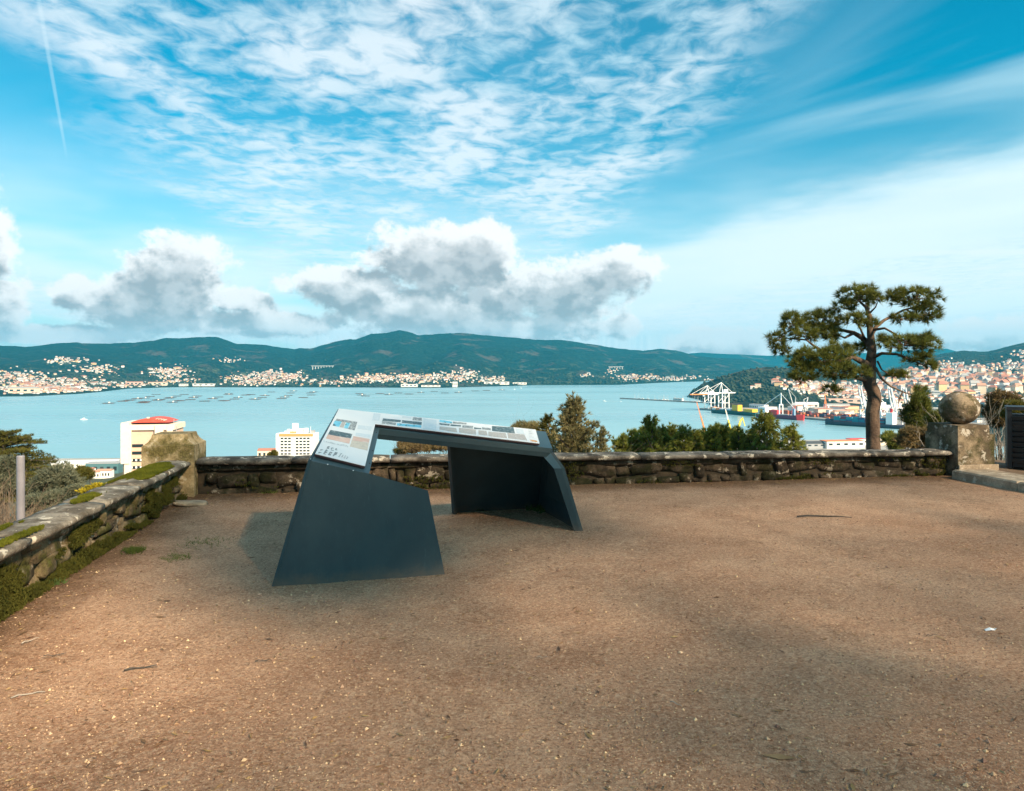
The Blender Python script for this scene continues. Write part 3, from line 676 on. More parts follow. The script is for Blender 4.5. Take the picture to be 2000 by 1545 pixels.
pic(quad2((1012, 318), (1132, 330), (1132, 358), (1012, 348)), ph_grey); pic(quad2((1150, 300), (1450, 318), (1470, 402), (1150, 368)), ph_hill); pic(quad2((1485, 335), (1585, 345), (1602, 412), (1500, 402)), ph_shade)
pic(quad2((418, 306), (650, 330), (665, 388), (418, 350)), ph_tan); pic(quad2((690, 325), (925, 350), (925, 420), (690, 388)), ph_tan); pic(quad2((960, 358), (1070, 368), (1090, 432), (962, 418)), ph_tan)
pic(quad2((1100, 378), (1340, 400), (1362, 470), (1100, 438)), ph_tan); pic(quad2((1365, 398), (1600, 420), (1640, 500), (1378, 470)), ph_tan); pic(quad2((1680, 490), (1775, 504), (1782, 524), (1685, 510)), ph_red)
def glyphs(p0, p1, p2, rows, per, m, frac=.6, seed=1):
    """rows of letter-sized strokes between p0->p1 (across rows) and p0->p2 (along a row)"""
    rr = random.Random(seed); b_ = MB(); p0, p1, p2 = Vector(p0), Vector(p1), Vector(p2)
    for i in range(rows):
        n = int(per * rr.uniform(.6, 1)); j = 0
        while j < n:
            if rr.random() < .14: j += 1; continue
            a = p0 + (p1 - p0) * (i / rows) + (p2 - p0) * (j / per); du = (p1 - p0) / rows * frac; dv = (p2 - p0) / per * .62
            q = [a, a + du, a + du + dv, a + dv]
            if rr.random() < .4: q = [a, a + du * .5, a + du * .5 + dv, a + dv]
            b_.plate(T([onpl(v_.x, v_.y, BO + .0016) for v_ in q]), nrm, .0008); j += 1
    o = fix_normals(b_.build('printed_text', m, board)); o['kind'] = 'stuff'; return o
V2 = lambda p: Vector((p[0], p[1], 0))
glyphs(V2(C1(165, 805)), V2(C1(455, 862)), V2(C1(225, 715)), 4, 9, txt, .55, 3); glyphs(V2(C1(290, 735)), V2(C1(480, 770)), V2(C1(315, 690)), 3, 5, txt, .55, 5)
glyphs(V2(C1(468, 862)), V2(C1(620, 902)), V2(C1(510, 800)), 4, 12, txt2, .5, 6); glyphs(V2(C1(248, 640)), V2(C1(430, 680)), V2(C1(268, 608)), 12, 5, txt2, .6, 7); glyphs(V2(C1(440, 680)), V2(C1(615, 718)), V2(C1(458, 650)), 12, 5, txt2, .6, 8)
glyphs(V2(C2(1650, 350)), V2(C2(1680, 470)), V2(C2(1730, 358)), 5, 10, txt2, .4, 9)
# pairs of rivets on the frame
for (x_, y_) in ((735, 845), (728, 880), (722, 905), (607, 897), (640, 907), (690, 919)):
    p = onpl(x_, y_, .001); MB().tube([p - TO, p - TO + nrm * .003], [.006, .004], 8).build('rivet', brd_e if x_ > 720 else brd, TT)
# ================================================================== TREES AND SHRUBS
def fol_mat(name, dark, light, tip=None, rough=.75, scale=1.2):
    m = bpy.data.materials.new(name); m.use_nodes = True; N = NT(m.node_tree); b = N.n['Principled BSDF']
    b.inputs['Roughness'].default_value = rough; b.inputs['Specular IOR Level'].default_value = .25
    g = N.node('ShaderNodeNewGeometry'); ri = g.outputs['Random Per Island']
    c = N.mix(N.ss(N.noise(g.outputs['Position'], scale, 3, .5), .35, .65), dark, light)
    c = N.mix(N.m('MULTIPLY', ri, .55), c, tip or tuple(min(1, v * 1.7) for v in light))
    N.set(b.inputs['Base Color'], c)
    tr = N.node('ShaderNodeBsdfTranslucent'); N.set(tr.inputs['Color'], c); ms = N.node('ShaderNodeMixShader'); ms.inputs[0].default_value = .42
    N.l.new(b.outputs[0], ms.inputs[1]); N.l.new(tr.outputs[0], ms.inputs[2]); N.l.new(ms.outputs[0], N.n['Material Output'].inputs[0])
    return m
f_pine = fol_mat('pine_needles', (0.033, 0.052, 0.011), (0.121, 0.139, 0.024), (0.209, 0.201, 0.044))
f_cedar = fol_mat('cedar_needles', (0.040, 0.054, 0.011), (0.114, 0.108, 0.019), (0.175, 0.147, 0.032), scale=.8)
f_spruce = fol_mat('grey_conifer_needles', (0.087, 0.091, 0.038), (0.217, 0.189, 0.078), (0.413, 0.349, 0.174))
f_hedge = fol_mat('young_pine_needles', (0.077, 0.107, 0.023), (0.222, 0.254, 0.045), (0.378, 0.358, 0.075), scale=2)
f_grey = fol_mat('grey_green_leaves', (0.072, 0.087, 0.051), (0.167, 0.181, 0.109), (0.290, 0.290, 0.203))
f_dry = fol_mat('dry_brown_leaves', (0.087, 0.058, 0.026), (0.189, 0.138, 0.058), (0.290, 0.217, 0.102))
f_gorse = fol_mat('gorse_flowers', (.30, .24, .01), (.55, .42, .02), (.65, .52, .05))
f_shade = fol_mat('broad_leaves', (.030, .050, .012), (.060, .085, .022))
bark = mat('pine_bark', (.115, .075, .050), (.055, .035, .025), 3, .95, .9, 14, (.16, .105, .07), 1.5, space='W', bdist=.05)
bark2 = mat('grey_bark', (.10, .085, .07), (.05, .042, .035), 4, .95, .8, 20, space='W'); twigm = mat('bare_twigs', (.17, .125, .085), (.085, .060, .042), 2, .9, space='W'); twigp = mat('pale_dead_twigs', (.36, .32, .27), (.22, .19, .15), 2, .9, space='W')
def unit(v): return v / np.maximum(np.linalg.norm(v, axis=-1, keepdims=True), 1e-9)
def needles(C, n, L, Wd, axis=None, spread=1.0, up=0.):
    """n needles round each centre; axis: preferred direction per centre"""
    C = np.repeat(np.asarray(C, float), n, 0); k = len(C); d = rng.normal(size=(k, 3))
    d = unit(d) * spread
    if axis is not None: d = d + np.repeat(np.asarray(axis, float), n, 0)
    d[:, 2] += up; d = unit(d)
    s_ = unit(np.cross(d, rng.normal(size=(k, 3)))) * Wd * .5; l = L * (.55 + .6 * rng.random((k, 1)))
    V = np.stack([C + s_, C - s_, C + d * l], 1).reshape(-1, 3)
    return V, np.arange(len(V)).reshape(-1, 3)
def leaves(C, L, Wd, up=.3):
    C = np.asarray(C, float); k = len(C); d = unit(rng.normal(size=(k, 3)) + [0, 0, up]); s_ = unit(np.cross(d, rng.normal(size=(k, 3)))) * Wd * .5
    l = L * (.6 + .7 * rng.random((k, 1))); V = np.stack([C, C + d * l * .5 + s_, C + d * l, C + d * l * .5 - s_], 1).reshape(-1, 3)
    return V, np.arange(len(V)).reshape(-1, 4)
def in_ball(n, shell=.0):
    p = unit(rng.normal(size=(n, 3))); r = (shell + (1 - shell) * rng.random((n, 1))) ** (1 / 2.2); return p * r
def tree_root(name, label, base, cat='tree', group=None): return empty(name, base, 0, label, cat, group)
def sub(o, name, V, Fa, m): return link(name, np_mesh(name, np.asarray(V) - np.array(o.location), Fa, m), o)
def shift(mb, o): mb.v = [tuple(Vector(p) - Vector(o.location)) for p in mb.v]; return mb

# ---- the lone pine
def make_pine():
    D = 26.; rr = random.Random(4)
    def p(x, y, dd=0.): return wp(x, y, D + dd)
    base = p(1705.5, 873); base = Vector((base.x, base.y, float(hill_z(base.x, base.y))))
    root = tree_root('pine_tree', 'tall crooked pine with bare trunk and flat needle clumps behind the right of the wall', base)
    tr = MB(); tr.tube([base + Vector((.05, 0, -.5)), base + Vector((.03, 0, 2)), p(1706, 890), p(1705, 850), p(1704, 804), p(1708, 780), p(1706, 765), p(1698, 748), p(1700, 712), p(1703, 683), p(1700, 650), p(1698, 617), p(1690, 595)],
            [.33, .28, .235, .23, .225, .225, .22, .22, .18, .145, .115, .085, .05], 14)
    tr.tube([p(1699, 752), p(1690, 741), p(1672, 738, -.3)], [.17, .12, .05], 8)
    shift(tr, root).build('trunk', bark, root, smooth=True)
    lim = [([(1698, 714, 0), (1682, 706, -.4), (1665, 697, -.8), (1640, 704, -1.1), (1600, 708, -1.2)], .13),
           ([(1700, 676, 0), (1684, 660, .4), (1667, 650, .6), (1645, 645, .7), (1600, 632, .8)], .12),
           ([(1640, 702, -1.0), (1605, 685, -.2), (1590, 676, .0), (1575, 664, .1), (1530, 660, .2)], .07),
           ([(1701, 655, 0), (1711, 638, .2), (1726, 626, .4), (1764, 606, .6), (1800, 596, .6)], .085),
           ([(1703, 645, 0), (1728, 641, -.5), (1748, 652, -.8), (1775, 672, -1.)], .055),
           ([(1703, 700, 0), (1722, 690, -.5), (1753, 692, -.9), (1785, 705, -1.), (1812, 717, -1.)], .065),
           ([(1702, 712, 0), (1711, 720, -.3), (1722, 740, -.5), (1740, 755, -.6), (1765, 766, -.7), (1785, 772, -.7)], .06),
           ([(1764, 764, -.7), (1758, 775, -.7), (1754, 790, -.7), (1757, 800, -.7)], .03), ([(1697, 605, 0), (1680, 590, .2), (1668, 580, .3)], .06), ([(1698, 612, 0), (1710, 600, -.3), (1716, 585, -.4)], .04),
           ([(1714, 706, -.2), (1722, 722, .3), (1735, 730, .5), (1752, 732, .6)], .035), ([(1668, 650, .6), (1650, 660, .3), (1632, 652, .2)], .06), ([(1770, 604, .6), (1790, 618, .5), (1812, 615, .4)], .035), ([(1660, 702, -.8), (1640, 722, -1.4), (1625, 735, -1.6)], .05), ([(1690, 664, .2), (1676, 632, -.2), (1668, 624, -.3)], .045)]
    for pts, r0 in lim:
        b_ = MB(); q = [p(*a) for a in pts]; b_.tube(q, [r0 * (1 - .75 * i / (len(q) - 1)) for i in range(len(q))], 7); shift(b_, root).build('limb', bark, root, smooth=True)
    cl = [(1676, 577, 40, 26, .3), (1650, 598, 20, 13, .2), (1786, 582, 50, 24, .6), (1812, 610, 27, 26, .5), (1744, 580, 12, 15, .5), (1671, 624, 24, 14, -.2), (1713, 582, 10, 12, -.4), (1603, 626, 46, 30, .8), (1546, 628, 22, 24, .3), (1622, 652, 24, 18, .3),
          (1517, 661, 20, 14, .2), (1524, 683, 19, 9, .2), (1568, 654, 34, 15, .2), (1568, 705, 26, 26, -1.2), (1612, 700, 52, 28, -1.2), (1636, 727, 40, 20, -1.5), (1568, 733, 22, 16, -1.3), (1680, 729, 22, 11, -1.), (1622, 760, 18, 7, -1.5), (1640, 680, 26, 12, -.6),
          (1689, 680, 20, 13, .4), (1766, 670, 44, 20, -1.), (1806, 670, 27, 22, -1.), (1788, 700, 26, 13, -1.), (1750, 732, 16, 9, .6), (1765, 733, 10, 7, .5), (1819, 715, 10, 9, -1.), (1720, 663, 9, 9, -.4), (1700, 632, 12, 10, 0), (1797, 765, 12, 12, -.7), (1765, 620, 30, 10, .5)]
    VV, FF, n0 = [], [], 0
    for (x, y, rx, ry, dd) in cl:
        k = int(rx * ry * .084) + 7; q = in_ball(k, .3) * (.75 + .4 * rng.random((k, 1)))
        c0 = p(x, y, dd); s_ = D / FPX; C = np.array(c0) + q * np.array([rx * s_, rx * s_ * .8, ry * s_ * .86])
        ax = unit(q + np.array([0, 0, .75])) * .9
        V, Fa = needles(C, 44, .25, .019, ax, .95); VV.append(V); FF.append(Fa + n0); n0 += len(V)
        # twigs that carry the tufts
        tw = MB()
        for i in range(0, k, 5): a = Vector(c0) + (Vector(C[i]) - Vector(c0)) * .15 + Vector((0, 0, -ry * s_ * .25)); tw.tube([a, (a + Vector(C[i])) / 2 + Vector((0, 0, -.04)), C[i]], [.018, .013, .008], 4)
        TW.append((shift(tw, root)))
    sub(root, 'crown', np.concatenate(VV), np.concatenate(FF), f_pine)
    al = MB()
    for t_ in TW: al.add(t_.v, t_.f)
    o = al.build('twigs', bark, root); o['kind'] = 'stuff'
    return root
TW = []
make_pine()

# ---- generic conifer: whorled branches carrying needle tufts
def conifer(name, label, x, ytop, D, height, radius, nb, m, droop=0., tuft=10, tl=.12, tw=.012, up=.35, lean=0, shape=1.0, cat='tree', group=None, seed=1, low=.0, density=1.0, rows=None):
    rr = random.Random(seed); top = wp(x, ytop, D); gz = float(hill_z(top.x, top.y)); base = Vector((top.x, top.y, min(gz, top.z - height) if height else gz))
    H = top.z - base.z; root = tree_root(name, label, base, cat, group)
    shift(MB().tube([base + Vector((0, 0, -.3)), base + Vector((lean * .3, 0, H * .5)), top], [H * .022 + .05, H * .014 + .02, .012], 8), root).build('trunk', bark2, root, smooth=True)
    br = MB(); C = []; A = []
    for i in range(nb):
        t = low + (1 - low) * (i + rr.random()) / nb; z = base.z + H * t; r_ = radius * ((1 - t) ** shape + .06) * rr.uniform(.65, 1.2); a = rr.uniform(0, 6.283)
        s0 = Vector((base.x, base.y, z)); d = Vector((math.cos(a), math.sin(a), 0)); k = max(4, int(r_ / (tl * .55)))
        tip = s0 + d * r_ + Vector((0, 0, r_ * (up - droop)))
        mid = s0 + d * r_ * .55 + Vector((0, 0, r_ * up * .65))
        br.tube([s0, mid, tip], [.012 + r_ * .012, .01 + r_ * .006, .005], 4, cap=False)
        for j in range(k):
            f = (j + 1) / k; q = s0 * (1 - f) ** 2 + mid * 2 * f * (1 - f) + tip * f * f
            ax = (tip - s0).normalized()
            for w_ in range(max(1, int(3.6 * density * (1.2 - f)))):
                sd = Vector((-d.y, d.x, 0)) * rr.gauss(0, .22 * r_ * (1 - f) + .05) + Vector((0, 0, rr.gauss(0, .03 + tl * .25)))
                C.append(q + sd); A.append(ax + sd.normalized() * .6 + Vector((0, 0, .15 - droop * .5)))
    V, Fa = needles(np.array([tuple(c) for c in C]), tuft, tl, tw, np.array([tuple(a) for a in A]) * 1.0, .85)
    shift(br, root).build('branches', bark2, root); sub(root, 'crown', V, Fa, m); return root
conifer('conifer_tree', 'bushy grey-green conifer with spiky upright tips behind the middle of the wall', 1120, 786, 24, 6.5, 1.9, 230, f_spruce, tuft=18, tl=.17, tw=.03, up=.75, shape=.75, seed=3, low=.25)
conifer('conifer_tree', 'smaller grey conifer leaning out beside the spiky conifer, on its right', 1172, 842, 23, 5, 1.1, 80, f_spruce, tuft=14, tl=.14, tw=.028, up=.8, shape=.7, seed=4, low=.3)
conifer('conifer_tree', 'dark green young conifer just right of the table end, before the spiky conifer', 1072, 818, 26, 5.5, 1.3, 100, f_cedar, tuft=16, tl=.18, tw=.036, up=.35, shape=.6, seed=5, low=.35)
conifer('cedar_tree', 'dark green layered cedar with drooping sprays left of the pine trunk', 1493, 812, 30, 6.5, 2.5, 170, f_hedge, droop=.55, tuft=20, tl=.20, tw=.036, up=.45, shape=.65, seed=6, low=.3)
conifer('cedar_tree', 'second drooping cedar crown closest to the pine trunk', 1545, 836, 30.5, 6, 1.6, 120, f_hedge, droop=.5, tuft=20, tl=.20, tw=.036, up=.5, shape=.6, seed=7, low=.35)
conifer('cedar_tree', 'low drooping cedar between the young pines and the layered cedar', 1468, 838, 30.5, 6, 1.5, 100, f_hedge, droop=.5, tuft=20, tl=.20, tw=.036, up=.5, shape=.6, seed=17, low=.35)
# row of young pines behind the wall
hx = [(1212, 862), (1236, 852), (1262, 846), (1273, 826), (1292, 846), (1312, 842), (1334, 848), (1356, 850), (1376, 852), (1392, 843), (1408, 842), (1426, 846), (1443, 850)]
where = ['leftmost young pine of the dense row behind the wall', 'second young pine from the left in the dense row', 'third young pine from the left in the dense row', 'tallest young pine with a pointed leader in the dense row', 'young pine just right of the tallest one in the row', 'sixth young pine from the left in the dense row', 'young pine left of the orange harbour crane', 'young pine at the foot of the orange harbour crane', 'young pine just right of the orange harbour crane', 'young pine midway between the orange and white cranes', 'young pine just left of the white crane boom', 'young pine at the foot of the white crane boom', 'rightmost young pine of the dense row beside the cedar']
for i, (x, y) in enumerate(hx):
    conifer('young_pine', where[i], x, y, 31 + (i % 3) * 1.1, 4.6, .95 if i != 3 else 1.1, 90, f_hedge, tuft=26, tl=.19, tw=.034, up=1.2, shape=.42, seed=40 + i, low=.4, group='young pines in a row behind the wall', density=1.3)

# ---- flat layered cedar at the left
def layered_cedar():
    D = 42.; rr = random.Random(9); top = wp(5, 846, D); gz = float(hill_z(top.x, top.y)); base = Vector((top.x, top.y, gz))
    root = tree_root('cedar_tree', 'large cedar with flat tiers of dark foliage behind the grey post', base)
    shift(MB().tube([base, base + Vector((0, 0, (top.z - gz) * .6)), top], [.5, .32, .06], 10), root).build('trunk', bark2, root, smooth=True)
    tiers = [(846, -60, 52, .7), (860, -80, 85, .9), (878, -95, 112, 1.), (896, -110, 95, 1.), (912, -110, 148, 1.), (928, -110, 158, 1.1), (946, -110, 128, 1.1), (962, -110, 90, 1.1)]
    C = []; br = MB(); s_ = D / FPX
    for (y, xl, xr, th) in tiers:
        zc = wp(0, y, D).z; r_ = (xr - 5) * s_
        for i in range(26):
            a = rr.uniform(0, 6.283); l = r_ * rr.uniform(.55, 1.0) if rr.random() < .75 else r_ * rr.uniform(.2, .6)
            d = Vector((math.cos(a), math.sin(a), 0)); z0 = zc - .25 + rr.uniform(-.15, .15); s0 = Vector((top.x, top.y, z0)); tip = s0 + d * l + Vector((0, 0, rr.uniform(-.05, .35)))
            br.tube([s0, (s0 + tip) / 2 + Vector((0, 0, .1)), tip], [.07, .045, .012], 4, cap=False)
            k = int(l / .09)
            for j in range(k):
                f = .22 + .78 * (j + rr.random()) / k; q = s0.lerp(tip, f); wdt = .34 * l * (1 - f) ** .7 + .12
                for _ in range(3): C.append(q + Vector((-d.y, d.x, 0)) * rr.gauss(0, wdt * .55) + Vector((0, 0, .08 + rr.gauss(0, .03) + .08 * (1 - f))))
    C = np.array([tuple(c) for c in C]); V, Fa = needles(C, 9, .14, .026, None, 1., .25)
    shift(br, root).build('branches', bark2, root); sub(root, 'crown', V, Fa, f_cedar)
layered_cedar()

# ---- leafy shrubs
def shrub(name, label, x, y, D, rx, ry, n, m, L=.10, Wd=.03, needle=True, stems=14, group=None, seed=1, clumps=9, cat='shrub', stem_m=None, up=.3):
    rr = random.Random(seed); c = wp(x, y, D); s_ = D / FPX; a, b_ = rx * s_, ry * s_
    base = Vector((c.x, c.y, min(float(hill_z(c.x, c.y)), c.z - b_))); root = tree_root(name, label, base, cat, group)
    cc = in_ball(clumps, .4) * [a * .75, a * .7, b_ * .75]; w_ = rng.integers(0, clumps, n)
    q = cc[w_] + in_ball(n, .2) * np.array([a, a, b_]) * .48 * (.6 + .6 * rng.random((n, 1))); C = np.array(c) + q
    st = MB()
    for i in range(stems):
        e = Vector(C[rr.randrange(n)]); st.tube([base + Vector((rr.uniform(-.1, .1), rr.uniform(-.1, .1), -.1)), base.lerp(e, .5) + Vector((rr.uniform(-.1, .1) * a, 0, .1)), e], [.03, .02, .006], 4, cap=False)
    shift(st, root).build('stems', stem_m or bark2, root)
    ax = unit(q) * .8 + np.array([0, 0, up])
    V, Fa = needles(C, 8, L, Wd, ax, .9) if needle else leaves(C, L, Wd)
    sub(root, 'foliage', V, Fa, m); return root
def bare_shrub(name, label, x, y, D, rx, ry, n, m, seed=1, group=None, th=.012):
    rr = random.Random(seed); c = wp(x, y, D); s_ = D / FPX; a, b_ = rx * s_, ry * s_
    base = Vector((c.x, c.y, min(float(hill_z(c.x, c.y)), c.z - b_))); root = tree_root(name, label, base, 'shrub', group); H = c.z + b_ - base.z
    mb = MB()
    def grow(p_, d, l, r_, lev):
        q = p_ + d * l; mid = p_ + d * l * .5 + Vector((rr.gauss(0, .06), rr.gauss(0, .06), 0)) * l; mb.tube([p_, mid, q], [r_, r_ * .85, r_ * .65], 4 if lev < 2 else 3, cap=False)
        if lev >= 4: return
        for _ in range(rr.choice((2, 3, 3))):
            nd = (d + Vector((rr.gauss(0, .42), rr.gauss(0, .42), rr.gauss(.08, .25)))).normalized(); grow(q, nd, l * rr.uniform(.5, .8), r_ * .62, lev + 1)
    for _ in range(n):
        d = Vector((rr.gauss(0, .34) * a / max(b_, .1), rr.gauss(0, .34), 1)).normalized(); grow(base + Vector((rr.uniform(-.8, .8) * a, rr.uniform(-.5, .5) * a, 0)), d, H * rr.uniform(.26, .40), th * 1.6, 0)
    shift(mb, root).build('branches', m, root); return root
shrub('olive_shrub', 'rounded grey-green shrub to the right of the grey post', 112, 945, 21, 48, 42, 3400, f_grey, .13, .022, seed=2, clumps=14)
shrub('olive_shrub', 'grey-green shrub at the far left edge behind the post', 8, 930, 19, 34, 40, 2400, f_grey, .12, .022, seed=3)
shrub('olive_shrub', 'low grey shrub between post and yellow gorse above the side wall', 92, 985, 15, 46, 24, 2000, f_grey, .10, .018, seed=4)
shrub('dark_shrub', 'small dark green shrub left of the dockside building', 158, 928, 34, 24, 14, 900, f_cedar, .15, .03, seed=5)
bare_shrub('bare_shrub', 'leafless brown thicket at the left edge below the grey shrubs', 15, 990, 11, 52, 55, 26, twigm, 6, th=.007)
bare_shrub('bare_shrub', 'leafless brown twigs right of the grey post', 75, 1000, 12.5, 32, 30, 12, twigm, 7, th=.006)
shrub('gorse_bush', 'gorse bush with yellow flowers just behind the mossy side wall', 150, 962, 12.5, 22, 15, 420, f_grey, .07, .015, seed=8)
shrub('gorse_flowers', 'bright yellow blossom on the gorse above the side wall', 172, 952, 12.3, 36, 9, 330, f_gorse, .035, .022, seed=9, needle=True, cat='flowers')
shrub('brown_shrub', 'brown-green shrub seen through the opening of the table', 830, 873, 22, 56, 16, 1500, f_dry, .13, .020, seed=10, clumps=12)
bare_shrub('bare_shrub', 'bare reddish twigs behind the wall, seen through the table opening', 850, 868, 19, 34, 22, 14, twigm, 11, th=.006)
shrub('green_shrub', 'dark green shrub peeping over the wall left of the table opening shrub', 795, 880, 23, 22, 8, 400, f_cedar, .14, .025, seed=12)
shrub('grey_shrub', 'greyish twiggy shrub above the right end of the information board', 1030, 838, 27, 34, 15, 1100, f_spruce, .14, .016, seed=13)
bare_shrub('bare_shrub', 'bare grey twigs above the right end of the information board', 1045, 842, 26, 30, 18, 10, twigm, 14, th=.006)
shrub('small_shrub', 'tiny shrub at the left foot of the white hotel block', 533, 888, 60, 9, 7, 260, f_cedar, .22, .05, seed=15)
shrub('green_shrub', 'dark round conifer shrub right of the pine trunk, low over the wall', 1752, 862, 22, 26, 22, 1300, f_hedge, .15, .022, seed=16, clumps=7)
shrub('green_shrub', 'upright yellow-green pine foliage below the hanging limb of the big pine', 1790, 812, 24, 24, 44, 2300, f_pine, .17, .020, seed=18, clumps=10)
shrub('brown_shrub', 'brown-green thicket left of the ball pedestal', 1800, 858, 20, 44, 26, 1700, f_dry, .12, .018, seed=19, clumps=9)
shrub('olive_bush', 'yellow-green bush touching the stone ball on its left', 1838, 826, 18, 26, 22, 1000, f_pine, .12, .02, seed=20)
shrub('brown_tree_crown', 'brown-green leafy crown above the litter bin', 1968, 800, 17, 42, 34, 1900, f_dry, .13, .022, seed=21, clumps=10)
shrub('dark_shrub', 'dark foliage right behind the top of the litter bin', 1990, 806, 15, 34, 18, 1100, f_cedar, .12, .025, seed=22)
bare_shrub('dead_shrub', 'pale dead branches between the stone ball and the litter bin', 1935, 850, 14.5, 26, 60, 16, twigp, 23, th=.008)
bare_shrub('dead_shrub', 'dark bare twigs behind the stone ball on its right', 1925, 810, 18, 26, 36, 10, twigm, 24, th=.007)
# undergrowth hiding the foot of the slope
n = 5200; Uq = rng.uniform(-14, 22, n); Vq = 10.1 + rng.gamma(1.6, 5, n); lf = rng.random(n) < .3
Uq[lf] = -2.9 - rng.gamma(1.5, 3.5, lf.sum()); Vq[lf] = rng.uniform(-2, 14, lf.sum())
Xq = Uq * CT - Vq * ST; Yq = Uq * ST + Vq * CT; Zq = hill_z(Xq, Yq) + rng.random(n) * .5
V, Fa = needles(np.stack([Xq, Yq, Zq], -1), 14, .45, .045, None, 1., .8)
tag(link('undergrowth', np_mesh('undergrowth', V, Fa, f_dry)), 'low brown-green undergrowth covering the slope below the walls', 'undergrowth', kind='stuff')

# trees and bushes of the park slope further down, seen only as a mass
n = 2200; aq = rng.uniform(R(-72), R(40), n); Dq = np.exp(rng.uniform(math.log(28), math.log(420), n)); Xq = np.tan(np.clip(aq, -1.2, 1.2)) * Dq; Yq = Dq.copy(); ok = (np.hypot(Xq, Yq) < 700) & (np.abs(Xq / Yq - (-.49)) > .09) & ((Xq / Yq < -.62) | (Dq < 110)); Xq, Yq = Xq[ok], Yq[ok]
sq = np.clip(Yq * .02 + rng.uniform(.8, 2.2, len(Xq)), .8, 5); Zq = hill_z(Xq, Yq) + sq * .5; lim = EYE - np.where(Xq / Yq < -.76, 120, np.where(Xq / Yq < -.62, 205, 190)) / FPX * Yq; ok = Zq + sq * 1.2 < lim; Xq, Yq, Zq, sq = Xq[ok], Yq[ok], Zq[ok], sq[ok]
Cq = np.repeat(np.stack([Xq, Yq, Zq], -1), 60, 0); Sq = np.repeat(sq, 60)[:, None]; Cq = Cq + in_ball(len(Cq), .3) * Sq * [1, 1, .9]
dq = unit(rng.normal(size=Cq.shape)); s2 = unit(np.cross(dq, rng.normal(size=Cq.shape))) * Sq * .14; V = np.stack([Cq + s2, Cq - s2, Cq + dq * Sq * .38], 1).reshape(-1, 3)
tag(link('slope_woods', np_mesh('slope_woods', V, np.arange(len(V)).reshape(-1, 3), f_cedar)), 'mass of trees and bushes on the slope below the terrace', 'woods', kind='stuff')

# ---- tall park trees behind the viewpoint: they keep the terrace in broken shade
# gaps cut into the unseen canopy: (height, x, row, half width, half height) to let the sun onto chosen spots
GAPS = [(0, 1620, 1330, 330, 110, .97), (0, 230, 1300, 420, 170, 1.), (0, 40, 1430, 330, 170, 1.), (0, 660, 1215, 200, 55, .7), (0, 1190, 1290, 220, 95, 1.), (0, 1740, 1085, 240, 45, .8), (0, 850, 1490, 300, 80, .7), (0, 1380, 1010, 300, 30, .6), (.6, 335, 875, 60, 45, .9), (.45, 100, 1020, 150, 60, .7)]
DENSE = [(0, 620, 1040, 330, 110), (0, 980, 1010, 220, 60), (.5, 700, 960, 260, 130), (0, 1780, 1470, 420, 130), (.25, 1300, 915, 640, 26)]  # unseen canopy kept thicker here to shade the table surroundings and back wall
def gap_prob(P):
    d = np.array(sun_dir()); pr = np.zeros(len(P))
    for (h, x, y, rx, ry, k) in GAPS:
        q = P - d * ((P[:, 2:3] - h) / d[2]); yy = np.maximum(q[:, 1], .5); px = 1000 + q[:, 0] / yy * FPX; py = HOR - (q[:, 2] - EYE) / yy * FPX
        g = ((px - x) / rx) ** 2 + ((py - y) / ry) ** 2; pr = np.maximum(pr, k * np.clip(1.6 - g, 0, 1) * (q[:, 1] > 1))
    pr = np.maximum(pr, .90)
    for (h, x, y, rx, ry) in DENSE:
        q = P - d * ((P[:, 2:3] - h) / d[2]); yy = np.maximum(q[:, 1], .5); px = 1000 + q[:, 0] / yy * FPX; py = HOR - (q[:, 2] - EYE) / yy * FPX
        g = ((px - x) / rx) ** 2 + ((py - y) / ry) ** 2; pr = np.where((g < 1.3) & (q[:, 1] > 1), (.30 if x < 900 else .6) if y < 1100 else .89, pr)
    for (h, x, y, rx, ry) in ((1.0, 672, 850, 46, 40), (.95, 800, 830, 80, 15), (.9, 970, 848, 75, 12)):  # leaves cut away along these rays so the sun reaches the board
        q = P - d * ((P[:, 2:3] - h) / d[2]); yy = np.maximum(q[:, 1], .5); px = 1000 + q[:, 0] / yy * FPX; py = HOR - (q[:, 2] - EYE) / yy * FPX
        pr = np.where((((px - x) / rx) ** 2 + ((py - y) / ry) ** 2 < 1) & (q[:, 1] > 1), .96, pr)
    return pr
def shade_tree(name, label, x, y, h, r_, n, seed):
    rr = random.Random(seed); root = tree_root(name, label, Vector((x, y, 0)))
    MB().tube([(0, 0, -.3), (.1, .1, h * .3), (.0, .2, h * .55), (0, 0, h * .8)], [.22, .17, .09, .02], 10).build('trunk', bark2, root, smooth=True)
    for i in range(9):
        a = rr.uniform(0, 6.28); z0 = h * rr.uniform(.35, .7); e = Vector((math.cos(a) * r_ * .7, math.sin(a) * r_ * .7, z0 + h * .16)); MB().tube([(0, .1, z0), e * .5 + Vector((0, 0, z0 * .5)), e], [.07, .045, .015], 6).build('limb', bark2, root, smooth=True)
    k = 150; n = int(n * 2.2); cc = in_ball(k, .2) * [r_, r_, h * .31] + [0, 0, h * .62]; w_ = rng.integers(0, k, n); P_ = cc[w_] + in_ball(n, .1) * r_ * .42
    P_ = P_[rng.random(len(P_)) > gap_prob(P_ + [x, y, 0])]
    V, Fa = leaves(P_, .20, .11, 0); link('crown', np_mesh('crown', V, Fa, f_shade), root)
    return root
SHT = [(9.3, -6.2, 16, 4.4, 16000), (4.2, -10.5, 15, 4.6, 12500), (14, -3.0, 12.5, 4.6, 12500), (18, -8, 15, 4.8, 10500), (11, -15, 18, 5.2, 10500), (-1.5, -11, 12, 4.0, 5000), (21, -1, 13, 4.6, 10500), (6.5, -20, 20, 5., 10000), (8.5, -3.2, 9.5, 3.4, 5000)]
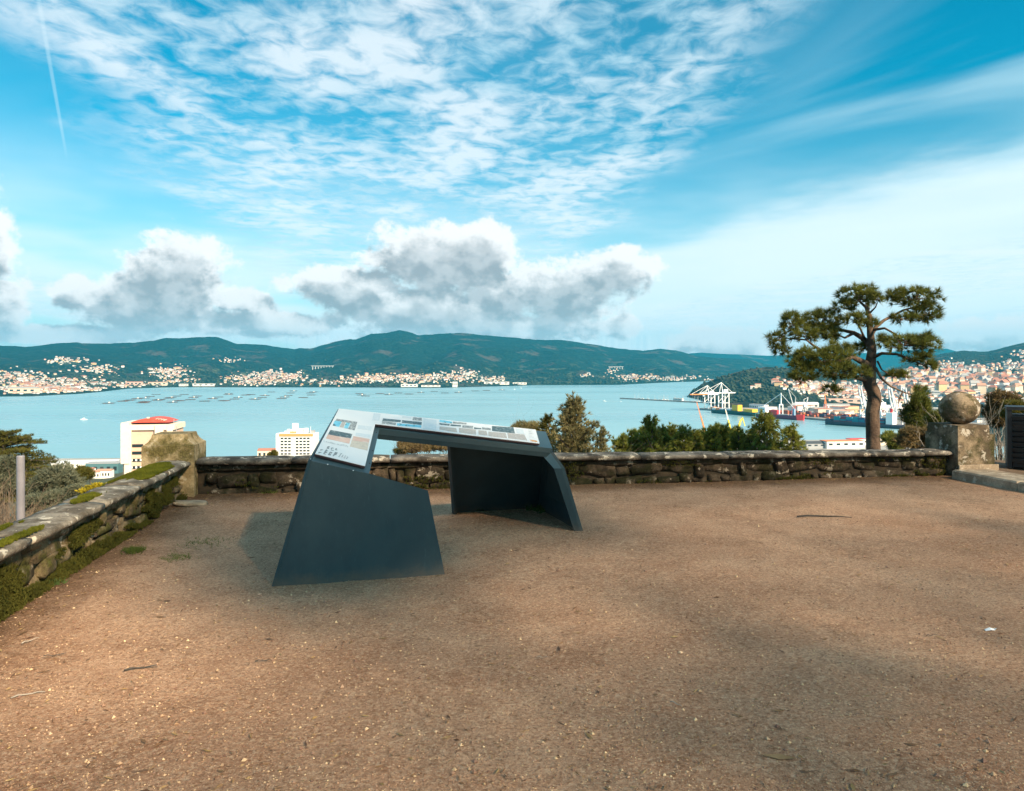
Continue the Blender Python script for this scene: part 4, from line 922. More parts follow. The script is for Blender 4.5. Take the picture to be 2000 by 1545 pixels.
WH = ['nearest leafy park tree behind the viewpoint, on the right', 'leafy park tree straight behind the viewpoint', 'leafy park tree to the right of the terrace', 'tall leafy park tree far to the right behind', 'tallest leafy park tree further behind', 'slim leafy park tree behind on the left', 'leafy park tree beyond the litter bin side', 'big leafy park tree at the rear of the park', 'lowest leafy park tree just behind the viewpoint on the right']
for i, (x, y, h, r_, n) in enumerate(SHT): shade_tree('park_tree', WH[i], x, y, h, r_, n, 60 + i)
# ================================================================== FAR THINGS: towns, harbour, ships
mw = lambda n, c, r=.7: mat(n, c, rough=r)
WALLS = [mw('wall_white', (.78, .75, .70)), mw('wall_cream', (.70, .60, .46)), mw('wall_pale_grey', (.58, .57, .55)), mw('wall_pink', (.62, .44, .36)), mw('wall_ochre', (.66, .48, .26))]
ROOFS = [mw('roof_terracotta', (.40, .17, .115)), mw('roof_orange', (.46, .25, .17)), mw('roof_brown', (.28, .13, .09)), mw('roof_grey', (.36, .35, .34))]
glass = mat('dark_window_glass', (.02, .03, .035), rough=.15, spec=.6)
def house_parts(k):
    """unit house 1 x .75 x .62 with a gable or hipped roof"""
    wm = MB().hexa([(-.5, -.37, -.5), (.5, -.37, -.5), (.5, .37, -.5), (-.5, .37, -.5)], [(-.5, -.37, .5), (.5, -.37, .5), (.5, .37, .5), (-.5, .37, .5)])
    hip = .25 if k % 2 else .0; o_ = .07
    rm = MB().add([(-.5 - o_, -.37 - o_, .5), (.5 + o_, -.37 - o_, .5), (.5 + o_, .37 + o_, .5), (-.5 - o_, .37 + o_, .5), (-.5 + hip, 0, .80), (.5 - hip, 0, .80)], [(0, 1, 5, 4), (2, 3, 4, 5), (1, 2, 5), (3, 0, 4), (3, 2, 1, 0)])
    return wm, rm
HV = []; RIX = (0, 1, 3, 0, 1, 3, 1, 0, 2, 3)
for k in range(10):
    wm, rm = house_parts(k); HV.append((wm.build('wall', WALLS[(0, 1, 0, 3, 2, 0, 1, 4, 0, 2)[k]], mesh_only=True), rm.build('roof', ROOFS[RIX[k]], mesh_only=True)))
# ---- where houses stand: (x, row, spread x, spread row, count) in the panorama
ZM = [(-120, 758, 80, 10, 200), (60, 752, 60, 12, 460), (110, 761, 70, 6, 420), (30, 735, 50, 9, 90), (150, 748, 40, 8, 110), (240, 752, 50, 4, 120), (330, 728, 32, 9, 190), (350, 745, 30, 5, 60), (130, 704, 30, 6, 60), (190, 722, 40, 9, 90), (450, 704, 22, 4, 30), (470, 738, 35, 7, 70),
      (540, 738, 42, 9, 420), (490, 748, 40, 5, 110), (640, 748, 40, 4, 80), (700, 744, 25, 4, 60), (740, 740, 42, 6, 220), (830, 740, 50, 7, 260), (900, 735, 38, 9, 150), (960, 742, 20, 4, 40), (975, 738, 12, 4, 20), (1145, 735, 12, 3, 18), (1240, 737, 36, 5, 170), (1310, 741, 26, 3, 70), (1195, 726, 10, 4, 22), (1350, 737, 20, 2.5, 24), (1385, 742, 12, 2, 12)]
ZC = [(2100, 745, 60, 16, 200), (2250, 740, 80, 20, 180), (1560, 755, 28, 7, 70), (1600, 760, 34, 10, 150), (1660, 765, 40, 12, 220), (1730, 765, 40, 14, 260), (1780, 752, 34, 10, 140), (1850, 745, 45, 14, 300), (1920, 752, 50, 12, 300), (1985, 755, 40, 12, 230), (1840, 715, 34, 8, 110), (1900, 722, 40, 7, 100), (1975, 715, 34, 9, 90), (1780, 735, 25, 6, 70), (1520, 748, 12, 4, 14), (1990, 690, 16, 6, 20), (1860, 775, 60, 8, 150), (1950, 785, 50, 8, 90)]
spots = []
rr = random.Random(77)
for land, Z_, base_s in ((bay, ZM, 11.), (town, ZC, 12.)):
    for (x, y, sx, sy_, cnt) in Z_:
        for _ in range(cnt):
            a = x + rr.gauss(0, sx * .62); b_ = y + rr.gauss(0, sy_ * .62); q = land.find(a, b_)
            if q is None or q.z < SEA + 2.2 or q.z > 210: continue
            big = rr.random(); s_ = base_s * rr.uniform(.7, 1.25) * (1.7 if big > .94 else 1)
            h = s_ * rr.uniform(.55, .75)
            if land is town and a > 1700 and 728 < b_ < 772 and big > .62: s_ = rr.uniform(15, 26); h = s_ * rr.uniform(.7, 1.35)
            elif land is bay and big > .93: s_ = rr.uniform(16, 30); h = rr.uniform(9, 14)
            spots.append((s_ / q.y, q, s_, h, rr.uniform(-.5, .5) + rr.choice((0, 1.57)), rr.randrange(10), land is town))
spots.sort(key=lambda t: -t[0])
LT, LB = 'pale tiled-roof building among the packed houses of the town right of the pine', 'small pale house with red roof in the towns across the bay'
nT = nB = 0; rest = []
WN = ('white', 'cream', 'white', 'pink', 'pale grey', 'white', 'cream', 'ochre', 'white', 'pale grey'); RN = tuple(('terracotta', 'orange', 'brown', 'grey')[i] for i in RIX)
def HL(k, t): return f'{WN[k]} building with {RN[k]} roof packed into the town right of the pine' if t else f'small {WN[k]} house with {RN[k]} roof in the towns across the bay'
def HG(k, t): return f'{WN[k]} and {RN[k]} houses ' + ('of the town on the right' if t else 'across the bay')
for t in spots:
    if abs(t[1].x / t[1].y) < .70 and ((t[6] and nT < 160) or (not t[6] and nB < 140)):
        _, q, s_, h, rz, k, tw_ = t
        o = empty('house', (q.x, q.y, q.z + h * .5 - 1.2), rz, HL(k, tw_), 'house', HG(k, tw_)); o.scale = (s_, s_, h)
        link('wall', HV[k][0], o); link('roof', HV[k][1], o)
        if tw_: nT += 1
        else: nB += 1
    else: rest.append(t)
# the many smaller ones
hp = [house_parts(k) for k in range(2)]
def joined(name, lst, label):
    V, Fq, M_ = [], [], []; mats = WALLS + ROOFS; n0 = 0
    for (_, q, s_, h, rz, k, tw_) in lst:
        wm, rm = hp[k % 2]; c_, sn = math.cos(rz), math.sin(rz)
        for mb, mi in ((wm, (0, 1, 0, 3, 2, 0, 1, 4, 0, 2)[k]), (rm, 5 + RIX[k])):
            for (x, y, z) in mb.v: V.append((q.x + (x * c_ - y * sn) * s_, q.y + (x * sn + y * c_) * s_, q.z + h * .5 - 1.2 + z * h))
            for f in mb.f: Fq.append([i + n0 for i in f]); M_.append(mi)
            n0 += len(mb.v)
    me = bpy.data.meshes.new(name); me.from_pydata(V, [], Fq)
    for m in mats: me.materials.append(m)
    me.polygons.foreach_set('material_index', M_); me.update(); return tag(link(name, me), label, 'houses', kind='stuff')
joined('distant_bay_houses', [t for t in rest if not t[6]], 'hundreds of tiny pale houses dotted over the far shore'); joined('distant_town_houses', [t for t in rest if t[6]], 'hundreds of tiny pale houses packed over the town hills')
# woods between the houses: tree clumps on the town hills and shore
tp_, ts_ = [], []
for _ in range(2600):
    a = rr.uniform(1350, 2060); b_ = rr.uniform(690, 790); q = town.find(a, b_)
    if q is None or q.z < SEA + 3: continue
    if a > 1560 and rr.random() < .45: continue
    tp_.append(tuple(q)); ts_.append(rr.uniform(5, 10))
for _ in range(2600):
    a = rr.uniform(-60, 1400); b_ = 757 - abs(rr.gauss(0, 16)); q = bay.find(a, b_)
    if q is None or q.z < SEA + 3: continue
    tp_.append(tuple(q)); ts_.append(rr.uniform(7, 14))
tp_ = np.array(tp_); ts_ = np.array(ts_); ico = np.array([(0, 0, 1), (.9, 0, .25), (.2, .85, .3), (-.75, .5, .2), (-.7, -.55, .28), (.3, -.85, .22), (0, 0, -.5)]); icf = np.array([(0, 1, 2), (0, 2, 3), (0, 3, 4), (0, 4, 5), (0, 5, 1), (6, 2, 1), (6, 3, 2), (6, 4, 3), (6, 5, 4), (6, 1, 5)])
V = tp_[:, None] + ico[None] * ts_[:, None, None] * (.75 + .5 * rng.random((len(tp_), 7, 1))); Fa = (icf[None] + 7 * np.arange(len(tp_))[:, None, None]).reshape(-1, 3)
tag(link('distant_woods', np_mesh('distant_woods', V, Fa, mat('distant_tree_green', (.014, .028, .018), (.034, .052, .026), .05, .95, space='W'), True)), 'dark woodland scattered between the far houses', 'woods', kind='stuff')

# ---- mussel rafts
rw = mw('raft_timber', (.035, .030, .026)); rw2 = mw('raft_hut', (.72, .70, .66)); rw3 = mw('raft_rust', (.30, .13, .08))
def raft_parts():
    a = MB()
    for i in range(9): a.box((-12 + i * 3, 0, .9), (.9, 19, .5))
    for j in range(5): a.box((0, -9 + j * 4.5, 1.25), (26, .8, .35))
    f = MB()
    for i in (-9, 0, 9):
        f.tube([(i, -7, .2), (i, 7, .2)], 1.3, 8)
    h = MB().box((2, 0, 2.6), (3.4, 2.8, 2.6)); return a.build('deck_beams', rw, mesh_only=True), f.build('floats', rw3, mesh_only=True), h.build('hut', rw2, mesh_only=True)
RP = raft_parts()
rp = [(212, 788), (240, 784), (253, 782), (268, 779), (279, 787), (283, 785), (283, 778), (293, 775), (305, 771), (308, 782), (312, 781), (330, 778), (334, 777), (345, 774), (360, 771), (337, 786), (350, 783), (372, 781), (378, 777), (385, 774), (400, 784), (415, 779), (427, 776), (438, 783), (446, 771), (447, 769), (458, 780), (465, 777), (480, 772), (490, 771), (497, 780), (500, 780), (512, 777), (517, 773), (530, 766), (550, 779), (556, 776), (563, 773), (568, 768), (573, 764), (592, 777), (606, 768), (612, 766), (608, 772), (702, 769), (706, 772), (714, 774), (742, 769), (759, 771), (778, 768), (799, 770), (822, 767), (848, 765), (869, 768), (895, 767), (928, 764), (950, 763), (980, 762)]
zones = ['mussel raft floating on the left of the bay', 'mussel raft in the middle of the bay']
for i, (x, y) in enumerate(rp):
    q = wp(x, y, depth_of(y)); o = empty('mussel_raft', (q.x, q.y, SEA), rr.uniform(-.3, .5), (zones[0] if x < 640 else zones[1]) + (', carrying a small hut' if i % 3 == 0 else ', without a hut'), 'raft', ('mussel rafts on the left of the bay' if x < 640 else 'mussel rafts in mid bay') + (' with hut' if i % 3 == 0 else ''))
    o.scale = (1.35, 1.35, 1.35); link('deck_beams', RP[0], o); link('floats', RP[1], o)
    if i % 3 == 0: link('hut', RP[2], o)
# ---- small boats
bw_ = mw('boat_white', (.80, .80, .78), .4); bgl = mw('boat_glass', (.03, .04, .05), .2); foam = mat('wake_foam', (.62, .70, .72), (.20, .34, .38), .12, .6, space='W')
def hull(mb, L, B, Hh, n=8, z0=0.):
    V = []
    for i in range(n + 1):
        t = i / n; w_ = B / 2 * (1 - max(0, (t - .55) / .45) ** 2.2) * (.82 + .18 * min(1, t * 5)); sh = Hh * (1 + .35 * t * t)
        V += [(t * L - L / 2, -w_, z0 + sh), (t * L - L / 2, -w_ * .72, z0 - .6), (t * L - L / 2, w_ * .72, z0 - .6), (t * L - L / 2, w_, z0 + sh)]
    fs = [(i * 4 + j, i * 4 + 4 + j, i * 4 + 4 + (j + 1) % 4, i * 4 + (j + 1) % 4) for i in range(n) for j in range(4)] + [(0, 1, 2, 3), tuple(n * 4 + j for j in (3, 2, 1, 0))]
    return mb.add(V, fs)
def boat(x, y, rz, L, label, wake=0.):
    q = wp(x, y, depth_of(y)); o = empty('motor_boat', (q.x, q.y, SEA), rz, label, 'boat')
    fix_normals(hull(MB(), L, L * .30, L * .12).build('hull', bw_, o)); MB().hexa([(-.2 * L, -.1 * L, .1 * L), (.12 * L, -.1 * L, .1 * L), (.12 * L, .1 * L, .1 * L), (-.2 * L, .1 * L, .1 * L)], [(-.18 * L, -.08 * L, .26 * L), (.04 * L, -.08 * L, .26 * L), (.04 * L, .08 * L, .26 * L), (-.18 * L, .08 * L, .26 * L)]).build('cabin', bw_, o)
    MB().box((-.08 * L, 0, .32 * L), (.02 * L, .02 * L, .14 * L)).build('mast', bw_, o)
    if wake:
        c_, sn = math.cos(rz), math.sin(rz); a = Vector((q.x - c_ * L * .4, q.y - sn * L * .4, SEA + .06)); e = a - Vector((c_, sn, 0)) * wake; nn = Vector((-sn, c_, 0))
        w_ = MB().add([a - nn * L * .16, a + nn * L * .16, e + nn * wake * .07, e - nn * wake * .07], [(0, 1, 2, 3)]).build('boat_wake', foam); tag(w_, kind='structure'); fix_normals(w_)
boat(163, 820, math.pi, 16, 'small white motor boat trailing a wake on the open water, left of the red-roofed tower', 50)
boat(1180, 784, 2.6, 14, 'white speedboat with wake left of the marina breakwater', 60); boat(1212, 784.5, 2.6, 9, 'tiny white boat just below the tip of the breakwater', 20)
boat(1018, 758.5, 1.2, 14, 'white boat moored off the shipyard on the far shore'); boat(1005, 760.5, .6, 10, 'smaller white boat left of the one moored off the shipyard')
# ---- marina behind the breakwater
mast = mw('mast_alloy', (.55, .56, .58), .4)
sb_h = fix_normals(hull(MB(), 13, 4, 1.4).build('hull', bw_)); me_h = sb_h.data; bpy.data.objects.remove(sb_h)
me_c = MB().hexa([(-2.5, -1.2, 1.4), (2, -1.0, 1.6), (2, 1.0, 1.6), (-2.5, 1.2, 1.4)], [(-2.3, -.9, 2.5), (1.2, -.7, 2.4), (1.2, .7, 2.4), (-2.3, .9, 2.5)]).build('cabin', bgl, mesh_only=True); me_m = MB().tube([(.8, 0, 1.5), (.8, 0, 18)], [.22, .14], 6).bar((.8, 0, 3.2), (-4.5, 0, 3.0), .28).bar((.8, 0, 12), (.8, 1.6, 12), .12).build('mast', mast, mesh_only=True)
for i in range(52):
    t = rr.uniform(.12, .97); p = B0.lerp(B1, t) + bn_ * rr.choice((16, 34, 56, 80)) * rr.uniform(.9, 1.1); o = empty('sailing_boat', (p.x, p.y, SEA), math.atan2(bn_.y, bn_.x) + rr.choice((0, math.pi)) + rr.uniform(-.05, .05), 'moored white sailing boat in the marina behind the breakwater', 'boat', 'sailing boats in the marina')
    sc = rr.uniform(.8, 1.3); o.scale = (sc, sc, sc); link('hull', me_h, o); link('cabin', me_c, o); link('mast', me_m, o)
def shed(name, label, c, L, Wd, H, rz, wm, rm, cat='building', flat=False, wins=0):
    o = empty(name, c, rz, label, cat); MB().box((0, 0, H / 2 - 1), (L, Wd, H + 2)).build('wall', wm, o)
    if flat:
        MB().box((0, 0, H + .35), (L * 1.02, Wd * 1.02, .7)).build('roof', rm, o)
    else:
        MB().add([(-L * .51, -Wd * .54, H), (L * .51, -Wd * .54, H), (L * .51, Wd * .54, H), (-L * .51, Wd * .54, H), (-L * .51, 0, H + Wd * .16), (L * .51, 0, H + Wd * .16)], [(0, 1, 5, 4), (2, 3, 4, 5), (1, 2, 5), (3, 0, 4), (3, 2, 1, 0)]).build('roof', rm, o)
    for i in range(wins): MB().box((-L / 2 + L * (i + .5) / wins, -Wd / 2 - .05, H * .55), (L / wins * .5, .2, H * .35)).build('window', glass, o)
    return o
p = B0.lerp(B1, .68) + bn_ * 18; shed('clubhouse', 'low white clubhouse in the middle of the marina', (p.x, p.y, SEA + 4), 40, 10, 7, math.atan2(bd.y, bd.x), WALLS[0], ROOFS[3], wins=6)

# ---- ships
def ship(name, label, a, b_, beam, hh, hm_, keel=None):
    """hull from stern a to bow b_ on the water"""
    L = (b_ - a).length; c_ = (a + b_) / 2; d = b_ - a; o = empty(name, (c_.x, c_.y, SEA), math.atan2(d.y, d.x), label, 'ship')
    fix_normals(hull(MB(), L, beam, hh, 12).build('hull', hm_, o))
    fix_normals(hull(MB(), L * .985, beam * 1.004, 1.2, 12, .3).build('waterline_band', keel or hm_, o)); return o, L
yel = mw('ship_yellow', (.72, .42, .03)); grn = mw('hull_green', (.02, .075, .06), .5); pur = mw('hull_crimson', (.16, .012, .05), .5); red = mw('bow_red', (.62, .03, .025), .5); orn = mw('crane_orange', (.70, .24, .07)); wht = mw('harbour_white', (.80, .80, .80)); drk = mw('hull_dark', (.05, .03, .05), .5); blu = mw('mast_blue', (.22, .36, .50)); cyan_ = mw('deck_grey', (.32, .33, .34)); ylw = mw('crane_yellow', (.75, .62, .05)); lgn = mw('emblem_green', (.05, .35, .18))
G1, G2 = Vector((537, 2001, SEA)), Vector((614, 1858, SEA))
o, L = ship('cargo_ship', 'dark green cargo ship with yellow deckhouses berthed under the gantry cranes', G2, G1, 21, 9.5, grn)
MB().box((-L * .08, 0, 17.5), (20, 16, 16)).build('funnel_house', yel, o); MB().box((-L * .08, 0, 26.2), (14, 10, 1.6)).build('house_roof', drk, o); MB().box((-L * .36, 0, 13), (30, 19, 8)).build('aft_house', yel, o); MB().box((-L * .36, -10.55, 6.5), (20, .3, 4)).build('emblem', lgn, o)
for i in range(5): MB().box((L * (.05 + i * .085), 0, 12.2), (12, 17, 5)).build('hatch_crate', (wht, cyan_, wht, orn, wht)[i], o)
MB().box((L * .44, 0, 13.5), (12, 12, 5)).build('forecastle', orn, o)
R1, R2 = Vector((604, 1824, SEA)), Vector((674, 1716, SEA))
o, L = ship('cargo_ship', 'crimson cargo ship with bright red bow beside the container quay', R1, R2, 19, 8.5, pur)
fix_normals(MB().hexa([(L * .40, -6.9, -.2), (L * .50, -2.5, -.2), (L * .50, 2.5, -.2), (L * .40, 6.9, -.2)], [(L * .39, -8.4, 12.6), (L * .515, -2.4, 13.2), (L * .515, 2.4, 13.2), (L * .39, 8.4, 12.6)]).build('bow', red, o)); MB().box((-L * .37, 0, 17), (20, 16, 18)).build('bridge_house', wht, o); MB().box((-L * .37, -8.2, 21), (16, .3, 2)).build('bridge_window', glass, o)
MB().box((-L * .12, 0, 14), (22, 15, 12)).build('hatch_box', red, o); MB().box((L * .30, 0, 15), (5, 5, 22)).build('crane_post', blu, o); MB().box((L * .10, 0, 10), (30, 14, 3)).build('hatch', cyan_, o)
for s_ in (-1, 1): MB().bar((L * .02, s_ * 6, 8), (L * .02, s_ * 6, 34), 2.2).build('portal_leg', wht, o); 
MB().bar((L * .02, -6, 34), (L * .02, 6, 34), 2.4).build('portal_beam', wht, o); MB().bar((L * .02, 0, 34), (L * .02, 0, 62), 2.0).build('mast', wht, o); MB().bar((L * .02, 0, 60), (-L * .36, 0, 30), 1.2).build('boom', wht, o); MB().bar((L * .02, 0, 60), (L * .3, 0, 27), .9).build('boom', wht, o)
# container: box with corner posts and rails
def container(m):
    b_ = MB().box((0, 0, 0), (11.9, 2.3, 2.5))
    for sx in (-1, 1):
        for sy_ in (-1, 1): b_.box((sx * 6.0, sy_ * 1.17, 0), (.24, .24, 2.62))
    for sy_ in (-1, 1): b_.box((0, sy_ * 1.18, 1.25), (11.7, .16, .16)); b_.box((0, sy_ * 1.18, -1.25), (11.7, .16, .16))
    return b_.build('container', m, mesh_only=True)
CN = ('maroon', 'blue', 'teal', 'orange', 'rust-red', 'white', 'dark navy')
CM = [container(mw(n_, c_)) for n_, c_ in (('container_maroon', (.17, .03, .04)), ('container_blue', (.05, .10, .20)), ('container_teal', (.03, .20, .26)), ('container_orange', (.62, .19, .06)), ('container_rust', (.36, .10, .05)), ('container_white', (.66, .66, .66)), ('container_navy', (.06, .06, .12)))]
K1, K2 = Vector((790, 1476, SEA)), Vector((676, 1603, SEA))
o, L = ship('container_ship', 'dark container ship loaded with maroon and blue boxes at the quay behind the pine trunk', K1, K2, 25, 8, drk, grn)
MB().box((-L * .30, 0, 20), (13, 22, 24)).build('bridge_house', wht, o); MB().box((-L * .30, 0, 35), (4, 4, 10)).build('funnel', red, o); MB().box((L * .44, 0, 11), (12, 14, 4)).build('forecastle', drk, o)
kd = (K2 - K1).normalized(); kn_ = Vector((-kd.y, kd.x, 0)); kc = (K1 + K2) / 2; rz = math.atan2(kd.y, kd.x)
for i in range(8):
    for j in (-1.5, -.5, .5, 1.5):
        for t in (range(rr.choice((3, 4, 4))) if abs(j) > 1 else (3,)):
            p = kc + kd * (-L * .20 + i * 12.9) + kn_ * j * 4.6; o = link('shipping_container', rr.choice((CM[0], CM[0], CM[6], CM[1], CM[2])) if i != 4 else CM[2]); o.location = (p.x, p.y, SEA + 9.6 + t * 2.75); o.rotation_euler = (0, 0, rz); o.scale = (1, 1.7, 1)
            cn = CN[CM.index(o.data)]; tag(o, f'{cn} shipping container stacked on the deck of the dark container ship', 'container', f'{cn} containers on the container ship')
# container yard on the quay
qz = math.atan2(qd.y, qd.x); QL = (QB - QA).length
for r_ in range(7):
    for i in range(14):
        if rr.random() < .15: continue
        p = QA + qd * (QL * .40 + i * 13.6 * 1.6) + qn * (26 + r_ * 9.5); col = rr.choice((0, 3, 3, 4, 4, 0, 6, 5, 4))
        for t in range(rr.choice((1, 2, 3, 3, 4)) if r_ < 5 else rr.choice((1, 2))):
            o = link('shipping_container', CM[col if rr.random() < .7 else rr.choice((3, 4, 0))]); o.location = (p.x, p.y, SEA + 4.2 + 1.33 + t * 2.68); o.rotation_euler = (0, 0, qz); o.scale = (1.15, 2., 1.0)
            cn = CN[CM.index(o.data)]; tag(o, f'{cn} shipping container in the stacks on the quay left of the pine trunk', 'container', f'{cn} containers stacked on the quay')
for i in range(34):
    t = rr.uniform(.12, 1.05); off = rr.uniform(110, 420); p = QA + qd * (QL * t) + qn * off; L_, W_, H_ = rr.uniform(26, 60), rr.uniform(14, 24), rr.uniform(7, 13)
    o = empty('harbour_shed', (p.x, p.y, SEA + 4.2), qz + rr.choice((0, 1.57)) + rr.uniform(-.1, .1), 'pale low shed on the harbour flat behind the container stacks', 'building', 'sheds on the harbour flat'); o.scale = (L_, W_, H_)
    k = rr.randrange(10); q_ = link('wall', HV[k][0], o); q_.location = (0, 0, .5); q_ = link('roof', HV[k][1], o); q_.location = (0, 0, .75); q_.scale = (1, 1, .5)
# ---- gantry cranes
def gantry(label, pos, bdir, H, boom, back, c_leg, c_boom, apex, gauge=22, wid=18, raised=0.):
    ang = math.atan2(bdir.y, bdir.x); o = empty('gantry_crane', pos, ang, label, 'crane'); hb = H
    for sx in (0, -gauge):
        for sy_ in (-wid / 2, wid / 2): MB().bar((sx, sy_, 0), (sx, sy_ * .9, hb), 2.2).build('leg', c_leg, o)
        MB().bar((sx, -wid / 2, H * .42), (sx, wid / 2, H * .42), 1.6).build('cross_beam', c_leg, o)
    for sy_ in (-wid / 2, wid / 2): MB().bar((0, sy_, H * .42), (-gauge, sy_, H * .42), 1.4).build('sill_beam', c_leg, o); MB().bar((0, sy_, H * .44), (-gauge, sy_ * .93, H * .92), 1.0).build('brace', c_leg, o)
    tipz = hb + math.sin(raised) * boom; tipx = math.cos(raised) * boom
    for sy_ in (-3.2, 3.2): MB().bar((-gauge - back, sy_, hb + 1), (0, sy_, hb + 1), 1.8, 2.6).build('girder', c_leg, o); MB().bar((0, sy_, hb + 1), (tipx, sy_, tipz + 1), 1.6, 2.4).build('boom', c_boom, o)
    for sy_ in (-wid * .42, wid * .42): MB().bar((-2, sy_, hb), (-3, 0, apex), 1.5).build('mast', c_leg, o)
    for f in (.5, .95): MB().bar((-3, 0, apex), (tipx * f, 0, hb + 2 + (tipz - hb) * f), .8).build('stay', c_leg, o)
    MB().bar((-3, 0, apex), (-gauge - back * .7, 0, hb + 2), .9).build('stay', c_leg, o); MB().box((-gauge * .75, 0, hb + 6.5), (13, 8, 8)).build('machine_house', c_leg, o); MB().box((tipx * .2, 0, hb - 3), (4, 3.4, 3)).build('operator_cab', wht, o)
    return o
def onq(t, off): p = QA + qd * (QL * t) + qn * off; return Vector((p.x, p.y, SEA + 4.2))
gantry('big white gantry crane with a long level boom over the green ship', onq(.13, 4), -qn, 46, 66, 26, wht, wht, 76)
gantry('gantry crane with an orange boom in front of the wooded headland', onq(.04, 4), -qn, 40, 54, 16, wht, orn, 66)
for i, (t, lab) in enumerate(((.83, 'white container crane nearest the pine trunk on its right'), (.885, 'second white container crane right of the pine trunk'), (.94, 'third white container crane right of the pine trunk'), (.99, 'rightmost white container crane near the hanging pine limb'))): gantry(lab, onq(t, 4), -qn, 34, 44, 14, wht, wht, 56 + i, wid=15, gauge=18, raised=R(78))
def portal(label, pos, rz, H, c1, c2, jib, ja):
    o = empty('portal_crane', pos, rz, label, 'crane')
    for sx in (-5, 5):
        for sy_ in (-5, 5): MB().bar((sx, sy_, 0), (sx * .35, sy_ * .35, H), 1.5).build('leg', c1, o)
    for z in (.35, .7):
        k = 5 - 3.25 * z
        for a, b_ in (((-k, -k), (k, -k)), ((k, -k), (k, k)), ((k, k), (-k, k)), ((-k, k), (-k, -k))): MB().bar((*a, H * z), (*b_, H * z), .9).build('tie', c1, o)
    MB().box((0, 0, H + 3), (10, 6, 6)).build('machine_house', c2, o); e = Vector((math.cos(ja) * jib, 0, H + 4 + math.sin(ja) * jib)); MB().bar((3, 1.6, H + 4), e, 1.1).build('jib', c2, o); MB().bar((3, -1.6, H + 4), e, 1.1).build('jib', c2, o)
    MB().bar((-3, 0, H + 6), (-4, 0, H + 20), 1.1).build('mast', c2, o); MB().bar((-4, 0, H + 20), e, .6).build('stay', c2, o); MB().bar(e, e + Vector((0, 0, -10)), .35).build('hook_rope', c2, o)
    return o
portal('tall portal crane with red pyramid legs and a steep white jib', wp(1551, 786, 1880) * 1.0, 2.6, 22, mw('portal_red', (.62, .12, .07)), wht, 40, R(70))
portal('small grey portal crane left of the pine foliage', Vector((*wp(1572, 785, 1950).xy, SEA + 4.2)), .5, 14, cyan_, wht, 24, R(60)); portal('orange-red portal crane in front of the long pink shed', Vector((*wp(1612, 790, 1990).xy, SEA + 4.2)), 1.2, 20, mw('portal_red', (.6, .1, .06)), orn, 22, R(62))
for ob in [x_ for x_ in bpy.data.objects if x_.name.startswith('portal_crane')]: ob.location.z = SEA + 4.2
def mobile(label, x, ytop, xb, D, c1, c2, luff=False):
    """mobile harbour crane: chassis, tower, lattice boom from (xb, ground) to (x, ytop)"""
    b0 = wp(xb, 850, D); top = wp(x, ytop, D); o = empty('harbour_crane', (b0.x, b0.y, SEA + 3.6), 0, label, 'crane'); P0 = Vector(o.location); t_ = top - P0
    MB().box((0, 0, 2), (14, 8, 3)).build('chassis', c1, o); MB().box((0, 0, 6), (9, 6, 5)).build('machine_house', c1, o); k = Vector((t_.x * .12, 0, 14)); MB().bar((1, 0, 5), k, 2.6).build('tower', c1, o)
    m_ = k.lerp(t_, .45); MB().bar(k, m_, 2.2, 2.6).build('lower_boom', c1, o)
    b_ = MB(); n = 8; dv = (t_ - m_)
    for s_ in (-.9, .9): b_.bar(m_ + Vector((s_, 0, 0)), t_ + Vector((s_ * .4, 0, 0)), .55)
    for i in range(n): s_ = 1 if i % 2 else -1; b_.bar(m_ + dv * (i / n) + Vector((s_ * .8, 0, 0)), m_ + dv * ((i + 1) / n) + Vector((-s_ * .8, 0, 0)), .35)
    b_.build('upper_boom', c2, o); MB().bar(t_, t_ + Vector((0, 0, -6)), .3).build('hook_rope', c1, o)
    return o
mobile('tall orange mobile harbour crane with a thin upright boom rising over the young pines', 1361, 786, 1377, 1300, orn, orn)
mobile('harbour crane with white upper boom and yellow foot left of the drooping cedar', 1417, 799, 1428, 1290, ylw, wht)
o = mobile('yellow luffing crane with a bent jib between the white crane and the cedar', 1450, 815, 1441, 1290, ylw, ylw); MB().bar(wp(1450, 815, 1290) - Vector(o.location), wp(1455, 832, 1290) - Vector(o.location), 1.3).build('jib', ylw, o); MB().bar(wp(1447, 818, 1290) - Vector(o.location), wp(1434, 850, 1290) - Vector(o.location), 1.2).build('back_stay', ylw, o)
